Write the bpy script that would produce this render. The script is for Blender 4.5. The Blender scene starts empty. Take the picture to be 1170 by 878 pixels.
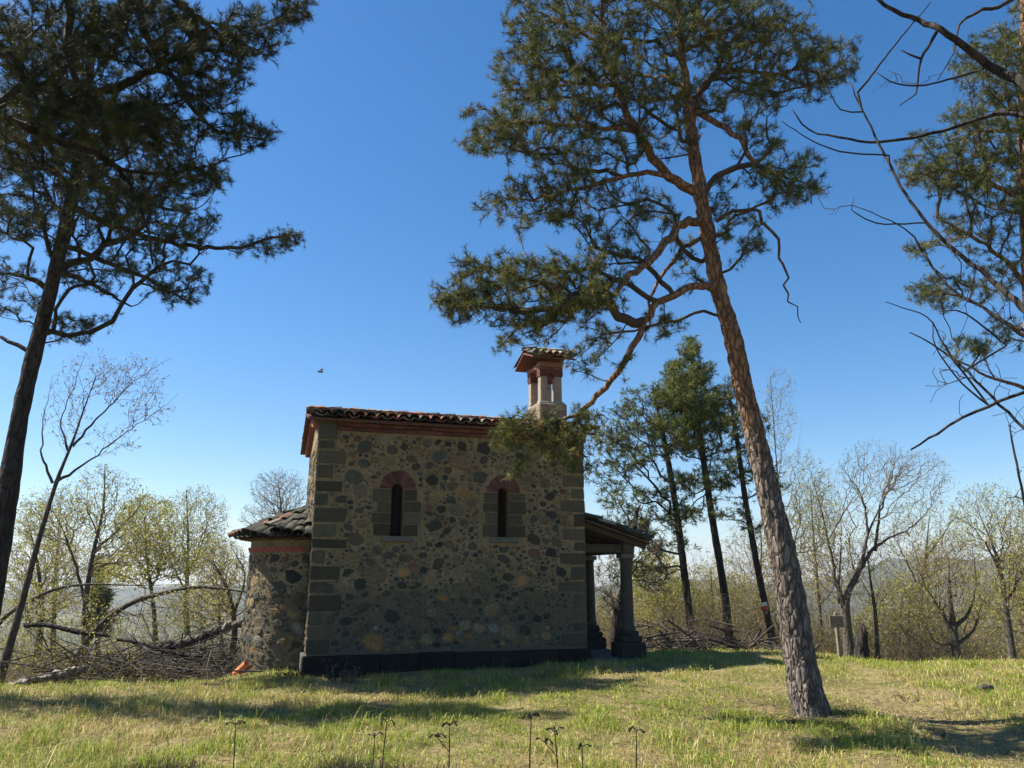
import bpy, bmesh, math, random
import numpy as np
from mathutils import Vector, Matrix, noise as mn
R = math.radians
rng = np.random.default_rng(7)
random.seed(7)
scene = bpy.context.scene
COL = scene.collection

# ------------------------------------------------------------------ camera
FPX, CX, CY, PITCH, EYE = 884.0, 585.0, 439.0, R(14.0), 1.6
cam_d = bpy.data.cameras.new('camera'); cam = bpy.data.objects.new('camera', cam_d); COL.objects.link(cam)
cam.location = (0, 0, EYE); cam.rotation_euler = (R(90) + PITCH, 0, 0)
cam_d.sensor_width = 36; cam_d.lens = FPX / 1170 * 36; cam_d.clip_start = 0.05; cam_d.clip_end = 20000
scene.camera = cam

# ------------------------------------------------------------------ light
SUN_EL = R(52); TS = (-0.991, 0.13)                      # horizontal direction towards the sun
world = bpy.data.worlds.new('World'); scene.world = world; world.use_nodes = True
wn = world.node_tree.nodes; wl = world.node_tree.links
sky = wn.new('ShaderNodeTexSky'); sky.sky_type = 'NISHITA'; sky.sun_disc = False
sky.sun_elevation = SUN_EL; sky.sun_rotation = math.atan2(TS[0], TS[1])
sky.altitude = 300; sky.air_density = 1.0; sky.dust_density = 0.5; sky.ozone_density = 3.2
wn['Background'].inputs[1].default_value = 0.067
hs = wn.new('ShaderNodeHueSaturation'); hs.inputs['Saturation'].default_value = 1.38
wl.new(sky.outputs[0], hs.inputs['Color']); wl.new(hs.outputs[0], wn['Background'].inputs[0])
sl = bpy.data.lights.new('sun', 'SUN'); sl.energy = 5.0; sl.angle = R(0.5); sl.color = (1, 0.94, 0.82)
so = bpy.data.objects.new('sun', sl); COL.objects.link(so)
sdir = Vector((TS[0] * math.cos(SUN_EL), TS[1] * math.cos(SUN_EL), math.sin(SUN_EL)))
so.rotation_euler = sdir.to_track_quat('Z', 'Y').to_euler(); so.location = (-20, 5, 30)
scene.view_settings.view_transform = 'Standard'; scene.view_settings.look = 'None'
scene.view_settings.exposure = 1.3; scene.view_settings.gamma = 1.0
scene.render.engine = 'CYCLES'
scene.cycles.max_bounces = 6; scene.cycles.diffuse_bounces = 2; scene.cycles.transparent_max_bounces = 8
scene.cycles.volume_bounces = 0

# ------------------------------------------------------------------ helpers
def at(px, py, Y):
    """world point on the plane y=Y seen at photo pixel (px, py)"""
    xn = (px - CX) / FPX; u = -(py - CY) / FPX
    t = Y / (math.cos(PITCH) - u * math.sin(PITCH))
    return np.array([xn * t, Y, EYE + t * (math.sin(PITCH) + u * math.cos(PITCH))])
def pxm(py, Y):
    """metres per photo pixel at that place"""
    u = -(py - CY) / FPX
    return Y / (math.cos(PITCH) - u * math.sin(PITCH)) / FPX
def tag(o, label=None, cat=None, group=None, kind=None):
    if label: o['label'] = label
    if cat: o['category'] = cat
    if group: o['group'] = group
    if kind: o['kind'] = kind
    return o
def empty(name, loc=(0, 0, 0), rz=0, **k):
    o = bpy.data.objects.new(name, None); COL.objects.link(o)
    o.location = loc; o.rotation_euler = (0, 0, rz); o.empty_display_size = 0.2
    return tag(o, **k)
def link(name, me, mats, parent=None, smooth=False):
    for m in (mats if isinstance(mats, (list, tuple)) else [mats]): me.materials.append(m)
    if smooth: me.polygons.foreach_set('use_smooth', [True] * len(me.polygons))
    o = bpy.data.objects.new(name, me); COL.objects.link(o)
    if parent is not None: o.parent = parent
    return o
def mesh_np(name, V, F, col=None, mi=None):
    """V (n,3); F list of int arrays (m,k); col (n,3) vertex colours; mi list of material index per F block"""
    me = bpy.data.meshes.new(name)
    V = np.asarray(V, dtype=np.float32)
    F = [np.asarray(f, dtype=np.int32) for f in F if len(f)]
    me.vertices.add(len(V)); me.vertices.foreach_set('co', V.ravel())
    tot = np.concatenate([np.full(len(f), f.shape[1], dtype=np.int32) for f in F])
    idx = np.concatenate([f.ravel() for f in F])
    me.loops.add(len(idx)); me.loops.foreach_set('vertex_index', idx)
    st = np.concatenate([[0], np.cumsum(tot)[:-1]]).astype(np.int32)
    me.polygons.add(len(tot)); me.polygons.foreach_set('loop_start', st); me.polygons.foreach_set('loop_total', tot)
    if mi is not None:
        me.polygons.foreach_set('material_index', np.concatenate([np.full(len(f), m, dtype=np.int32) for f, m in zip(F, mi)]))
    if col is not None:
        a = me.color_attributes.new('Col', 'FLOAT_COLOR', 'POINT')
        c = np.ones((len(V), 4), dtype=np.float32); c[:, :3] = col
        a.data.foreach_set('color', c.ravel())
    me.update(calc_edges=True); me.validate()
    return me
class MB:
    """collects polygons with vertex colours and a material index"""
    def __init__(s): s.v = []; s.f = []; s.c = []; s.m = []
    def add(s, vs, fs, c=(1, 1, 1), m=0):
        b = len(s.v); s.v += [tuple(map(float, p)) for p in vs]
        s.c += [tuple(c)] * len(vs); s.f += [tuple(b + i for i in f) for f in fs]; s.m += [m] * len(fs)
    def box(s, x0, x1, y0, y1, z0, z1, c=(1, 1, 1), m=0, M=None, j=0.0, ch=0.0):
        J = lambda: random.uniform(-j, j)
        if ch > 0:   # chamfered on all vertical-facing outlines: stack of 4 rings
            rings = [(z0, ch), (z0 + ch, 0), (z1 - ch, 0), (z1, ch)]
            vs = []
            for z, d in rings:
                q = [(x0 + d, y0 + ch, z), (x0 + ch, y0 + d, z), (x1 - ch, y0 + d, z), (x1 - d, y0 + ch, z),
                     (x1 - d, y1 - ch, z), (x1 - ch, y1 - d, z), (x0 + ch, y1 - d, z), (x0 + d, y1 - ch, z)]
                vs += q
            vs = [(a + J(), b + J(), c_ + J()) for a, b, c_ in vs]
            fs = [tuple(range(7, -1, -1)), tuple(range(24, 32))]
            for k in range(3):
                for i in range(8):
                    fs.append((k * 8 + i, k * 8 + (i + 1) % 8, k * 8 + 8 + (i + 1) % 8, k * 8 + 8 + i))
        else:
            vs = [(x + J(), y + J(), z + J()) for z in (z0, z1) for x, y in ((x0, y0), (x1, y0), (x1, y1), (x0, y1))]
            fs = [(3, 2, 1, 0), (4, 5, 6, 7), (0, 1, 5, 4), (1, 2, 6, 5), (2, 3, 7, 6), (3, 0, 4, 7)]
        if M is not None: vs = [tuple(M @ Vector(p)) for p in vs]
        s.add(vs, fs, c, m)
    def build(s, name, mats, parent=None, smooth=False):
        me = bpy.data.meshes.new(name); me.from_pydata(s.v, [], s.f)
        a = me.color_attributes.new('Col', 'FLOAT_COLOR', 'POINT')
        a.data.foreach_set('color', np.hstack([np.array(s.c), np.ones((len(s.c), 1))]).astype(np.float32).ravel())
        me.polygons.foreach_set('material_index', s.m); me.update()
        return link(name, me, mats, parent, smooth)
def norm(a): return a / np.maximum(np.linalg.norm(a, axis=-1, keepdims=True), 1e-9)

# ------------------------------------------------------------------ materials
class NT:
    def __init__(s, name):
        s.m = bpy.data.materials.new(name); s.m.use_nodes = True; s.t = s.m.node_tree; s.n = s.t.nodes; s.l = s.t.links
        s.bsdf = s.n['Principled BSDF']; s.bsdf.inputs['Specular IOR Level'].default_value = 0.25
        s.co = s.n.new('ShaderNodeTexCoord').outputs['Object']
    def new(s, t): return s.n.new('ShaderNode' + t)
    def lk(s, a, b): s.l.new(a, b)
    def mapping(s, sc, loc=(0, 0, 0)):
        m = s.new('Mapping'); m.inputs['Scale'].default_value = sc; m.inputs['Location'].default_value = loc
        s.lk(s.co, m.inputs[0]); return m.outputs[0]
    def noise(s, scale, detail=4, rough=0.6, vec=None, dist=0.0):
        n = s.new('TexNoise'); n.inputs['Scale'].default_value = scale; n.inputs['Detail'].default_value = detail
        n.inputs['Roughness'].default_value = rough; n.inputs['Distortion'].default_value = dist
        s.lk(vec if vec is not None else s.co, n.inputs['Vector']); return n.outputs['Fac']
    def voro(s, scale, feat='F1', vec=None):
        n = s.new('TexVoronoi'); n.inputs['Scale'].default_value = scale; n.feature = feat
        s.lk(vec if vec is not None else s.co, n.inputs['Vector']); return n.outputs['Distance']
    def ramp(s, fac, stops, interp='LINEAR'):
        r = s.new('ValToRGB'); r.color_ramp.interpolation = interp; e = r.color_ramp.elements
        while len(e) < len(stops): e.new(0.5)
        for k, (p, c) in enumerate(stops):
            e[k].position = p; e[k].color = (*c, 1) if len(c) == 3 else c
        s.lk(fac, r.inputs[0]); return r.outputs[0]
    def mix(s, a, b, fac, mode='MIX'):
        m = s.new('Mix'); m.data_type = 'RGBA'; m.blend_type = mode
        for sock, v in ((m.inputs[6], a), (m.inputs[7], b), (m.inputs[0], fac)):
            if isinstance(v, (int, float)): sock.default_value = v
            elif isinstance(v, tuple): sock.default_value = (*v, 1)
            else: s.lk(v, sock)
        return m.outputs[2]
    def attr(s, name='Col'):
        a = s.new('Attribute'); a.attribute_name = name; return a.outputs['Color']
    def bump(s, h, dist, strength=1.0, prev=None):
        b = s.new('Bump'); b.inputs['Distance'].default_value = dist; b.inputs['Strength'].default_value = strength
        s.lk(h, b.inputs['Height'])
        if prev is not None: s.lk(prev, b.inputs['Normal'])
        s.lk(b.outputs[0], s.bsdf.inputs['Normal']); return b.outputs[0]
    def out(s, col, rough=0.9):
        s.lk(col, s.bsdf.inputs['Base Color']) if not isinstance(col, tuple) else setattr(s.bsdf.inputs['Base Color'], 'default_value', (*col, 1))
        s.bsdf.inputs['Roughness'].default_value = rough
        return s.m
G3 = lambda v: (v, v, v)

def m_attr(name, rough=0.9, nscale=12, lo=0.65, hi=1.25, bump=0.006, bscale=30):
    t = NT(name); n = t.noise(nscale, 5, 0.65)
    c = t.mix(t.attr(), t.ramp(n, [(0.25, G3(lo)), (0.75, G3(hi))]), 1.0, 'MULTIPLY')
    t.bump(t.noise(bscale, 5, 0.7), bump); return t.out(c, rough)
def m_leaf(name, tint=(1, 1, 1), trans=0.35, rough=0.6):
    t = NT(name); c = t.mix(t.attr(), tint, 1.0, 'MULTIPLY'); t.out(c, rough)
    tr = t.new('BsdfTranslucent'); t.lk(c, tr.inputs[0])
    mx = t.new('MixShader'); mx.inputs[0].default_value = trans
    t.lk(t.bsdf.outputs[0], mx.inputs[1]); t.lk(tr.outputs[0], mx.inputs[2])
    t.lk(mx.outputs[0], t.n['Material Output'].inputs[0]); return t.m

M_stone = m_attr('rubble_stone', 0.85, 22, 0.45, 1.5, 0.012, 24)
def m_mortar():
    t = NT('lime_mortar')
    n1 = t.noise(1.7, 6, 0.62); n2 = t.noise(16, 5, 0.75); n3 = t.noise(70, 3, 0.6)
    c = t.ramp(n1, [(0.3, (0.165, 0.13, 0.075)), (0.5, (0.25, 0.19, 0.107)), (0.72, (0.33, 0.245, 0.135))])
    c = t.mix(c, t.ramp(n2, [(0.32, (0.28, 0.28, 0.26)), (0.44, (0.8, 0.8, 0.78)), (0.7, (1.25, 1.22, 1.15))]), 1.0, 'MULTIPLY')
    # damp, moss-stained foot of the wall with its own ragged edge
    sp = t.new('SeparateXYZ'); t.lk(t.co, sp.inputs[0])
    ad = t.new('Math'); ad.operation = 'MULTIPLY_ADD'; t.lk(t.noise(3.0, 5, 0.7), ad.inputs[0]); ad.inputs[1].default_value = -2.4; t.lk(sp.outputs[2], ad.inputs[2])
    damp = t.ramp(ad.outputs[0], [(0.0, G3(1)), (0.55, G3(0))])
    c = t.mix(c, (0.125, 0.106, 0.07), damp)
    b = t.bump(n2, 0.03); t.bump(n3, 0.006, 1.0, b)
    return t.out(c, 0.95)
M_mortar = m_mortar()
M_ash = m_attr('squared_sandstone', 0.9, 9, 0.7, 1.25, 0.008, 40)
M_brick = m_attr('red_brick', 0.85, 30, 0.6, 1.3, 0.006, 60)
M_tile = m_attr('old_roof_tile', 0.85, 14, 0.4, 1.4, 0.006, 50)
M_plinth = m_attr('dark_plinth_stone', 0.95, 7, 0.5, 1.4, 0.02, 14)
M_wood = m_attr('weathered_wood', 0.85, 20, 0.5, 1.3, 0.01, 40)
M_void = NT('dark_red_shutter').out((0.022, 0.006, 0.006), 0.7)
M_metal = NT('bell_bronze').out((0.05, 0.045, 0.03), 0.5)

def m_bark(name, low, crack, high=None, z0=3, z1=6, vs=9, bd=0.03):
    t = NT(name)
    v = t.mapping((1, 1, 0.34)); nz = t.noise(6, 3, 0.6, v)
    wob = t.mix(v, nz, 0.12)
    cell = t.voro(vs, 'DISTANCE_TO_EDGE', wob); fine = t.noise(40, 5, 0.7, v)
    base = low
    if high:
        sp = t.new('SeparateXYZ'); t.lk(t.co, sp.inputs[0])
        mr = t.new('MapRange'); mr.inputs[1].default_value = z0; mr.inputs[2].default_value = z1; t.lk(sp.outputs[2], mr.inputs[0])
        ad = t.new('Math'); ad.operation = 'ADD'; t.lk(mr.outputs[0], ad.inputs[0])
        sb = t.new('Math'); sb.operation = 'MULTIPLY_ADD'; t.lk(t.noise(2.6, 5, 0.75, v), sb.inputs[0]); sb.inputs[1].default_value = 2.2; sb.inputs[2].default_value = -1.1
        t.lk(sb.outputs[0], ad.inputs[1])
        base = t.mix(low, high, t.ramp(ad.outputs[0], [(0.35, G3(0)), (0.65, G3(1))]))
    c = t.mix(crack, base, t.ramp(cell, [(0.0, G3(0.25)), (0.12, G3(1))]))
    c = t.mix(c, t.ramp(t.noise(9, 5, .75, v), [(0.3, G3(0.6)), (0.7, G3(1.4))]), 1.0, 'MULTIPLY')
    c = t.mix(c, t.ramp(fine, [(0.3, G3(0.55)), (0.7, G3(1.35))]), 1.0, 'MULTIPLY')
    b = t.bump(t.ramp(cell, [(0.0, G3(0)), (0.2, G3(1))]), bd); t.bump(fine, bd * 0.35, 1.0, b)
    return t.out(c, 0.9)
M_bark_main = m_bark('pine_bark', (0.185, 0.15, 0.125), (0.04, 0.032, 0.026), (0.26, 0.135, 0.07), 2.2, 5.6, 17, 0.03)
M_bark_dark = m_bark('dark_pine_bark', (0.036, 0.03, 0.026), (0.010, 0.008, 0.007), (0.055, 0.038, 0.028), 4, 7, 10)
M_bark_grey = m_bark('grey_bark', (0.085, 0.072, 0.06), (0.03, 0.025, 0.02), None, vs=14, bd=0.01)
M_bark_log = m_bark('log_bark', (0.16, 0.135, 0.11), (0.03, 0.026, 0.02), (0.30, 0.27, 0.23), -0.3, 0.7, vs=7, bd=0.03)
M_bark_log2 = m_bark('mossy_log_bark', (0.07, 0.058, 0.045), (0.02, 0.016, 0.013), (0.17, 0.15, 0.12), .1, 1.6, vs=8, bd=0.04)
M_twig = NT('bare_twig'); _n = M_twig.noise(3, 2); M_twig = M_twig.out(M_twig.ramp(_n, [(0.3, (0.09, 0.062, 0.042)), (0.7, (0.17, 0.125, 0.085))]), 0.85)
M_twig_dark = NT('dark_twig').out((0.03, 0.024, 0.02), 0.9)
M_twig_pine = NT('pine_twig').out((0.06, 0.042, 0.03), 0.9)
M_needle = m_leaf('pine_needles', (1, 1, 1), 0.15, 0.62); M_needle.node_tree.nodes['Principled BSDF'].inputs['Specular IOR Level'].default_value = 0.12
M_leaf = m_leaf('spring_leaves', (1, 1, 1), 0.45, 0.55)
M_grass = m_leaf('grass_blades', (1, 1, 1), 0.3, 0.6)

# ------------------------------------------------------------------ terrain
def sst(a, lo, hi):
    t = np.clip((a - lo) / (hi - lo), 0, 1); return t * t * (3 - 2 * t)
def gh(x, y):
    x = np.asarray(x, float); y = np.asarray(y, float)
    q = np.sqrt((0.5 * x) ** 2 + y ** 2); a = x / (np.abs(y) + 3)
    wl_ = sst(a, -.16, -.34); wr_ = sst(a, .26, .40); q0 = 14.5 - 3.2 * wl_ - 1.5 * wr_; kk = .0095 + .0085 * wl_ + .0025 * wr_
    d = np.maximum(0, q - q0); dm = .10935 / kk
    d1 = np.minimum(d, dm); dr = kk * d1 ** 2 + 0.2187 * np.clip(d - dm, 0, 260)
    far = np.clip(d - 13.5, 0, 100) / 100
    h = 0.11 * sst(x, -3, 2) * sst(y, 11, 15) - dr
    h = h + 0.035 * np.sin(x * 0.9 + 1) * np.sin(y * 0.7) + 0.02 * np.sin(x * 2.3 + y * 1.7) + 0.012 * np.sin(x * 5.1 - y * 3.7)
    h = h - 0.06 * sst(np.abs(x - 4.9 - 0.1 * (y - 9)), 0.9, 0) * sst(y, 16, 12)      # worn path
    return h + far * 6 * (np.sin(x * 0.021 + 1) * np.cos(y * 0.017))
def fbm(x, y, s, seed=0):
    r = np.random.default_rng(seed); o = np.zeros_like(x, dtype=float); a = 1.0
    for k in range(5):
        for j in range(3):
            th = r.uniform(0, 6.28); ph = r.uniform(0, 6.28); f = s * 2 ** k * r.uniform(0.7, 1.3)
            o += a * np.sin((x * math.cos(th) + y * math.sin(th)) * f + ph + 1.3 * np.sin((x * math.sin(th) - y * math.cos(th)) * f * 0.7 + ph * 2))
        a *= 0.62
    return o / 4.5
def ax(lim):
    a = [0.0]; st = 0.22
    while a[-1] < lim:
        if a[-1] > 24: st *= 1.09
        a.append(a[-1] + st)
    a = np.array(a); return np.concatenate([-a[:0:-1], a])
xs = ax(5000); ys = ax(5000)
X, Yg = np.meshgrid(xs, ys, indexing='xy'); Z = gh(X, Yg)
nx, ny = len(xs), len(ys); I = (np.arange(ny - 1)[:, None] * nx + np.arange(nx - 1)[None]).ravel()
me = mesh_np('ground', np.stack([X.ravel(), Yg.ravel(), Z.ravel()], 1), [np.stack([I, I + 1, I + nx + 1, I + nx], 1)])
def m_ground():
    t = NT('grassy_soil')
    n1 = t.noise(0.9, 6, 0.65); n2 = t.noise(14, 6, 0.75); n3 = t.noise(0.02, 6, 0.7); n4 = t.noise(60, 4, 0.7)
    c = t.ramp(n1, [(0.32, (0.12, 0.13, 0.035)), (0.46, (0.23, 0.19, 0.075)), (0.62, (0.33, 0.25, 0.12))])
    c = t.mix(c, t.ramp(n2, [(0.3, G3(0.4)), (0.7, G3(1.4))]), 1.0, 'MULTIPLY')
    ln = t.new('VectorMath'); ln.operation = 'LENGTH'; t.lk(t.co, ln.inputs[0])
    mr = t.new('MapRange'); mr.inputs[1].default_value = 22; mr.inputs[2].default_value = 60; t.lk(ln.outputs['Value'], mr.inputs[0])
    farc = t.ramp(n3, [(0.35, (0.05, 0.06, 0.028)), (0.55, (0.10, 0.10, 0.045)), (0.7, (0.16, 0.15, 0.08))])
    farc = t.mix(farc, t.ramp(t.noise(0.3, 6, 0.8), [(0.3, G3(0.5)), (0.7, G3(1.4))]), 1.0, 'MULTIPLY')
    c = t.mix(c, farc, mr.outputs[0])
    b = t.bump(n2, 0.05); t.bump(n4, 0.02, 1.0, b); return t.out(c, 1.0)
tag(link('ground', me, m_ground(), smooth=True), kind='structure')

# far hills across the valley
def hills(name, Y0, prof, depth, base, seed, mat):
    pxs = np.linspace(prof[0][0], prof[-1][0], 420)
    py = np.interp(pxs, [p[0] for p in prof], [p[1] for p in prof])
    xsn = np.linspace(0, 1, 420); K = 26; V = []
    for k in range(K):
        s = k / (K - 1)                                             # 0 foot .. 1 crest .. then back down
        for i in range(420):
            p = at(pxs[i], py[i], Y0)
            y = Y0 - depth + s * 1.6 * depth; f = math.sin(min(1, s * 1.6) * math.pi / 2) if s < 0.625 else math.cos((s - 0.625) / 0.375 * math.pi / 2)
            x = p[0] * (1 + 0.0 * s)
            nz = mn.fractal(Vector((x * 0.006 + seed, y * 0.006, 0.3)), 0.8, 2.1, 6) * 14 + mn.fractal(Vector((x * 0.05 + seed, y * 0.05, 0.3)), 0.8, 2.1, 3) * 3.0
            V.append((x, y, base + (p[2] - base) * f + nz * min(1, f * 1.3) * (1 - 0.72 * (abs(s - 0.625) < 0.08))))
    n = 420; I = (np.arange(K - 1)[:, None] * n + np.arange(n - 1)[None]).ravel()
    tag(link(name, mesh_np(name, np.array(V), [np.stack([I, I + 1, I + n + 1, I + n], 1)]), mat, smooth=True), kind='structure')
def m_hill():
    t = NT('wooded_hill'); n = t.noise(0.011, 6, 0.7); n2 = t.noise(0.09, 5, 0.8)
    c = t.ramp(n, [(0.35, (0.045, 0.05, 0.03)), (0.52, (0.085, 0.08, 0.05)), (0.68, (0.13, 0.13, 0.06))])
    c = t.mix(c, t.ramp(n2, [(0.35, G3(0.55)), (0.65, G3(1.5))]), 1.0, 'MULTIPLY')
    t.bump(n2, 9.0); return t.out(c, 1.0)
MH = m_hill()
hills('hills', 1300, [(560, 690), (700, 668), (800, 664), (900, 668), (960, 660), (1010, 648), (1060, 637), (1120, 641), (1180, 630), (1300, 622), (1500, 640), (1800, 690)], 600, -70, 3.1, MH)
hills('hills', 1900, [(-700, 690), (-300, 668), (0, 676), (150, 672), (330, 668), (500, 676), (700, 690)], 800, -75, 8.4, MH)

# ------------------------------------------------------------------ chapel
TH = R(17); AX, AY = -3.4, 13.5; L, W, H = 5.0, 3.8, 4.36
chapel = empty('chapel', (AX, AY, 0), TH, label='small rubble stone chapel with tiled roof, round apse, portico and little open belfry', cat='chapel')
PAL = [((0.034, 0.035, 0.026), 18), ((0.06, 0.057, 0.04), 22), ((0.10, 0.08, 0.048), 26), ((0.17, 0.125, 0.066), 20), ((0.17, 0.12, 0.062), 7),
       ((0.26, 0.14, 0.05), 5), ((0.15, 0.08, 0.055), 5), ((0.19, 0.165, 0.12), 3), ((0.05, 0.06, 0.05), 5)]
PC = [p[0] for p in PAL]; PW = np.array([p[1] for p in PAL], float); PW /= PW.sum()
def rub(mb, su, sv, fmap, excl, seed, nbig=900, mat=1, rmax=0.15):
    """irregular stones packed over a patch su x sv; fmap(u,v,h)->point; excl(u,v,r)->True where none may lie"""
    r_ = np.random.default_rng(seed); P = []
    for rr, n in ((rmax * 1.2, 14), (rmax, 30), (rmax * .8, 90), (rmax * .62, 300), (rmax * .46, 420), (rmax * .34, 1400), (rmax * .23, 2600), (rmax * .15, 3600)):
        for _ in range(int(n * su * sv / 12)):
            rad = rr * r_.uniform(0.8, 1.15); u = r_.uniform(su[0] if isinstance(su, tuple) else 0, su) if 0 else r_.uniform(0.02, su - .02); v = r_.uniform(0.02, sv)
            if excl(u, v, rad): continue
            if P:
                A = np.array(P); d = np.sqrt((A[:, 0] - u) ** 2 + (1.35 * (A[:, 1] - v)) ** 2)
                if (d < (A[:, 2] + rad - 0.004 + 0.016 * r_.random())).any(): continue
            P.append((u, v, rad))
    for u, v, rad in P:
        k = int(r_.integers(6, 10)); ph = r_.uniform(0, 6.28); tilt = r_.normal(0, 0.22); sq = r_.uniform(2.0, 4.5)
        a1 = r_.normal(0, 0.10); hh = r_.uniform(0.002, 0.026) * min(1, rad / 0.08)
        c = np.array(PC[r_.choice(len(PC), p=PW)]) * r_.uniform(0.7, 1.4)
        if rad < 0.05 and r_.random() < .4: c = np.array((0.045, 0.045, 0.04))
        rings = []
        jit = np.clip(r_.normal(0.0, 0.15, k), -.3, .16)
        for sc, h in ((1.0, -0.01), (0.93, hh * 0.7), (0.72, hh), (0.35, hh * 1.12)):
            for i in range(k):
                t = ph + i / k * 6.2832; ct, st_ = math.cos(t), math.sin(t)
                rr = rad * (abs(ct) ** sq + abs(st_) ** sq) ** (-1 / sq) * (1 + a1 * math.cos(2 * t + ph) + jit[i]) * sc * 0.98
                dx, dy = rr * ct, rr * st_ / 1.35
                rings.append(fmap(u + dx * math.cos(tilt) - dy * math.sin(tilt), v + dx * math.sin(tilt) + dy * math.cos(tilt), h + r_.normal(0, 0.0025)))
        fs = [tuple(range(3 * k, 4 * k))]
        for q in range(3):
            fs += [(q * k + i, q * k + (i + 1) % k, q * k + k + (i + 1) % k, q * k + k + i) for i in range(k)]
        mb.add(rings, fs, c, mat)

WIN = [(1.42, 2.30, 3.13), (3.39, 2.31, 3.12)]; WR = 0.115
# ---- nave wall: front with two slit openings, the other three sides plain
bm = bmesh.new()
def loop_edges(pts):
    vs = [bm.verts.new(p) for p in pts]; return [bm.edges.new((vs[i], vs[(i + 1) % len(vs)])) for i in range(len(vs))]
edges = loop_edges([(0, 0, -.4), (L, 0, -.4), (L, 0, H), (0, 0, H)])
def slit(cx, z0, z1, r, y, n=10):
    return [(cx - r, y, z0), (cx + r, y, z0)] + [(cx + r * math.cos(a), y, z1 + r * math.sin(a)) for a in np.linspace(0, math.pi, n)]
for cx, z0, z1 in WIN: edges += loop_edges(slit(cx, z0, z1, WR, 0))
bmesh.ops.triangle_fill(bm, edges=edges, use_beauty=True)
for f in bm.faces:
    if f.normal.y > 0: f.normal_flip()
mb = MB(); bm.verts.ensure_lookup_table(); bm.verts.index_update()
mb.add([v.co[:] for v in bm.verts], [tuple(v.index for v in f.verts) for f in bm.faces]); bm.free()
rise = 0.43
mb.add([(0, 0, -.4), (0, W, -.4), (0, W, H), (0, W / 2, H + rise), (0, 0, H)], [(0, 1, 2, 3, 4)][::1])
mb.add([(L, 0, -.4), (L, W, -.4), (L, W, H), (L, W / 2, H + rise), (L, 0, H)], [(4, 3, 2, 1, 0)])
mb.add([(0, W, -.4), (L, W, -.4), (L, W, H), (0, W, H)], [(3, 2, 1, 0)])
for cx, z0, z1 in WIN:                                         # reveals
    a = slit(cx, z0, z1, WR, 0); b = slit(cx, z0, z1, WR * 0.9, 0.26); n = len(a)
    mb.add(a + b, [(i, (i + 1) % n, n + (i + 1) % n, n + i) for i in range(n)])
def qlen(k, side): return (0.46 if (k + side) % 2 else 0.27)
QZ = []; z = 0.36; k = 0; rq = np.random.default_rng(5)
while z < 3.9:
    h = rq.uniform(0.12, 0.26); QZ.append((z, min(z + h, 3.95), k, rq.uniform(-.06, .12), rq.uniform(-.06, .12))); z += h + 0.036; k += 1
def excl_front(u, v, r):
    z = v + 0.36
    if z + r * .74 > 4.10 or z - r * .74 < 0.36: return True
    for z0, z1, k, ja, jb in QZ:
        if z0 - r * .8 < z < z1 + r * .8:
            if u - r < qlen(k, 0) + ja or u + r > L - qlen(k, 1) - jb: return True
    if z > 3.85 and (u - r < 0.3 or u + r > L - .3): return True
    for cx, z0, z1 in WIN:
        if abs(u - cx) < 0.46 + r and z0 - 0.14 - r * .8 < z < z1 + 0.02: return True
        if math.hypot(u - cx, z - z1) < 0.36 + r: return True
    return False
rub(mb, L, H - 0.36, lambda u, v, h: (u, -h, v + 0.36), excl_front, 11)
# left end (sunlit sliver beside the apse)
rub(mb, W, H - 0.36, lambda u, v, h: (-h, u, v + 0.36), lambda u, v, r: v + .36 + r > 4.1 or u - r < 0.42, 12, rmax=.14)
rub(mb, W, H - 0.36, lambda u, v, h: (L + h, u, v + 0.36), lambda u, v, r: v + .36 + r > 4.1 or u - r < 0.42, 13, rmax=.14)
wall = mb.build('wall', [M_mortar, M_stone], chapel)
# ---- squared corner stones
def ash():
    g = random.uniform(0.55, 1.3); return (0.082 * g, 0.069 * g, 0.043 * g)
for side in (0, 1):
    q = MB()
    for z0, z1, k, ja, jb in QZ:
        if side == 0: q.box(-0.012, qlen(k, 0) + ja, -0.008, qlen(k, 1), z0, z1, ash(), ch=0.012, j=0.009)
        else: q.box(L - qlen(k, 1) - jb, L + 0.012, -0.008, qlen(k, 1), z0, z1, ash(), ch=0.012, j=0.009)
    if side == 0: q.box(-0.02, 0.30, -0.02, 0.28, 3.975, H, (0.08, 0.076, 0.055), ch=0.01)
    else: q.box(L - 0.30, L + 0.02, -0.02, 0.28, 3.975, H, (0.08, 0.076, 0.055), ch=0.01)
    q.build('corner_stones', M_ash, chapel)
# ---- plinth
p = MB()
for x0 in np.arange(-0.06, L + .05, 0.64):
    x1 = min(x0 + 0.63, L + 0.06); g = random.uniform(.7, 1.2)
    if x1 - x0 > .08: p.box(x0, x1, -0.085, 0.0, -0.4, 0.335 + random.uniform(-.01, .01), (0.018 * g, 0.016 * g, 0.012 * g), ch=0.014, j=0.006)
p.box(-0.075, -0.002, 0.004, W, -.4, 0.33, (0.075, 0.07, 0.06), ch=.012); p.box(L + .002, L + .07, 0.004, W, -.4, 0.33, (0.07, 0.07, 0.06), ch=.012)
p.build('plinth', M_plinth, chapel)
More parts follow.
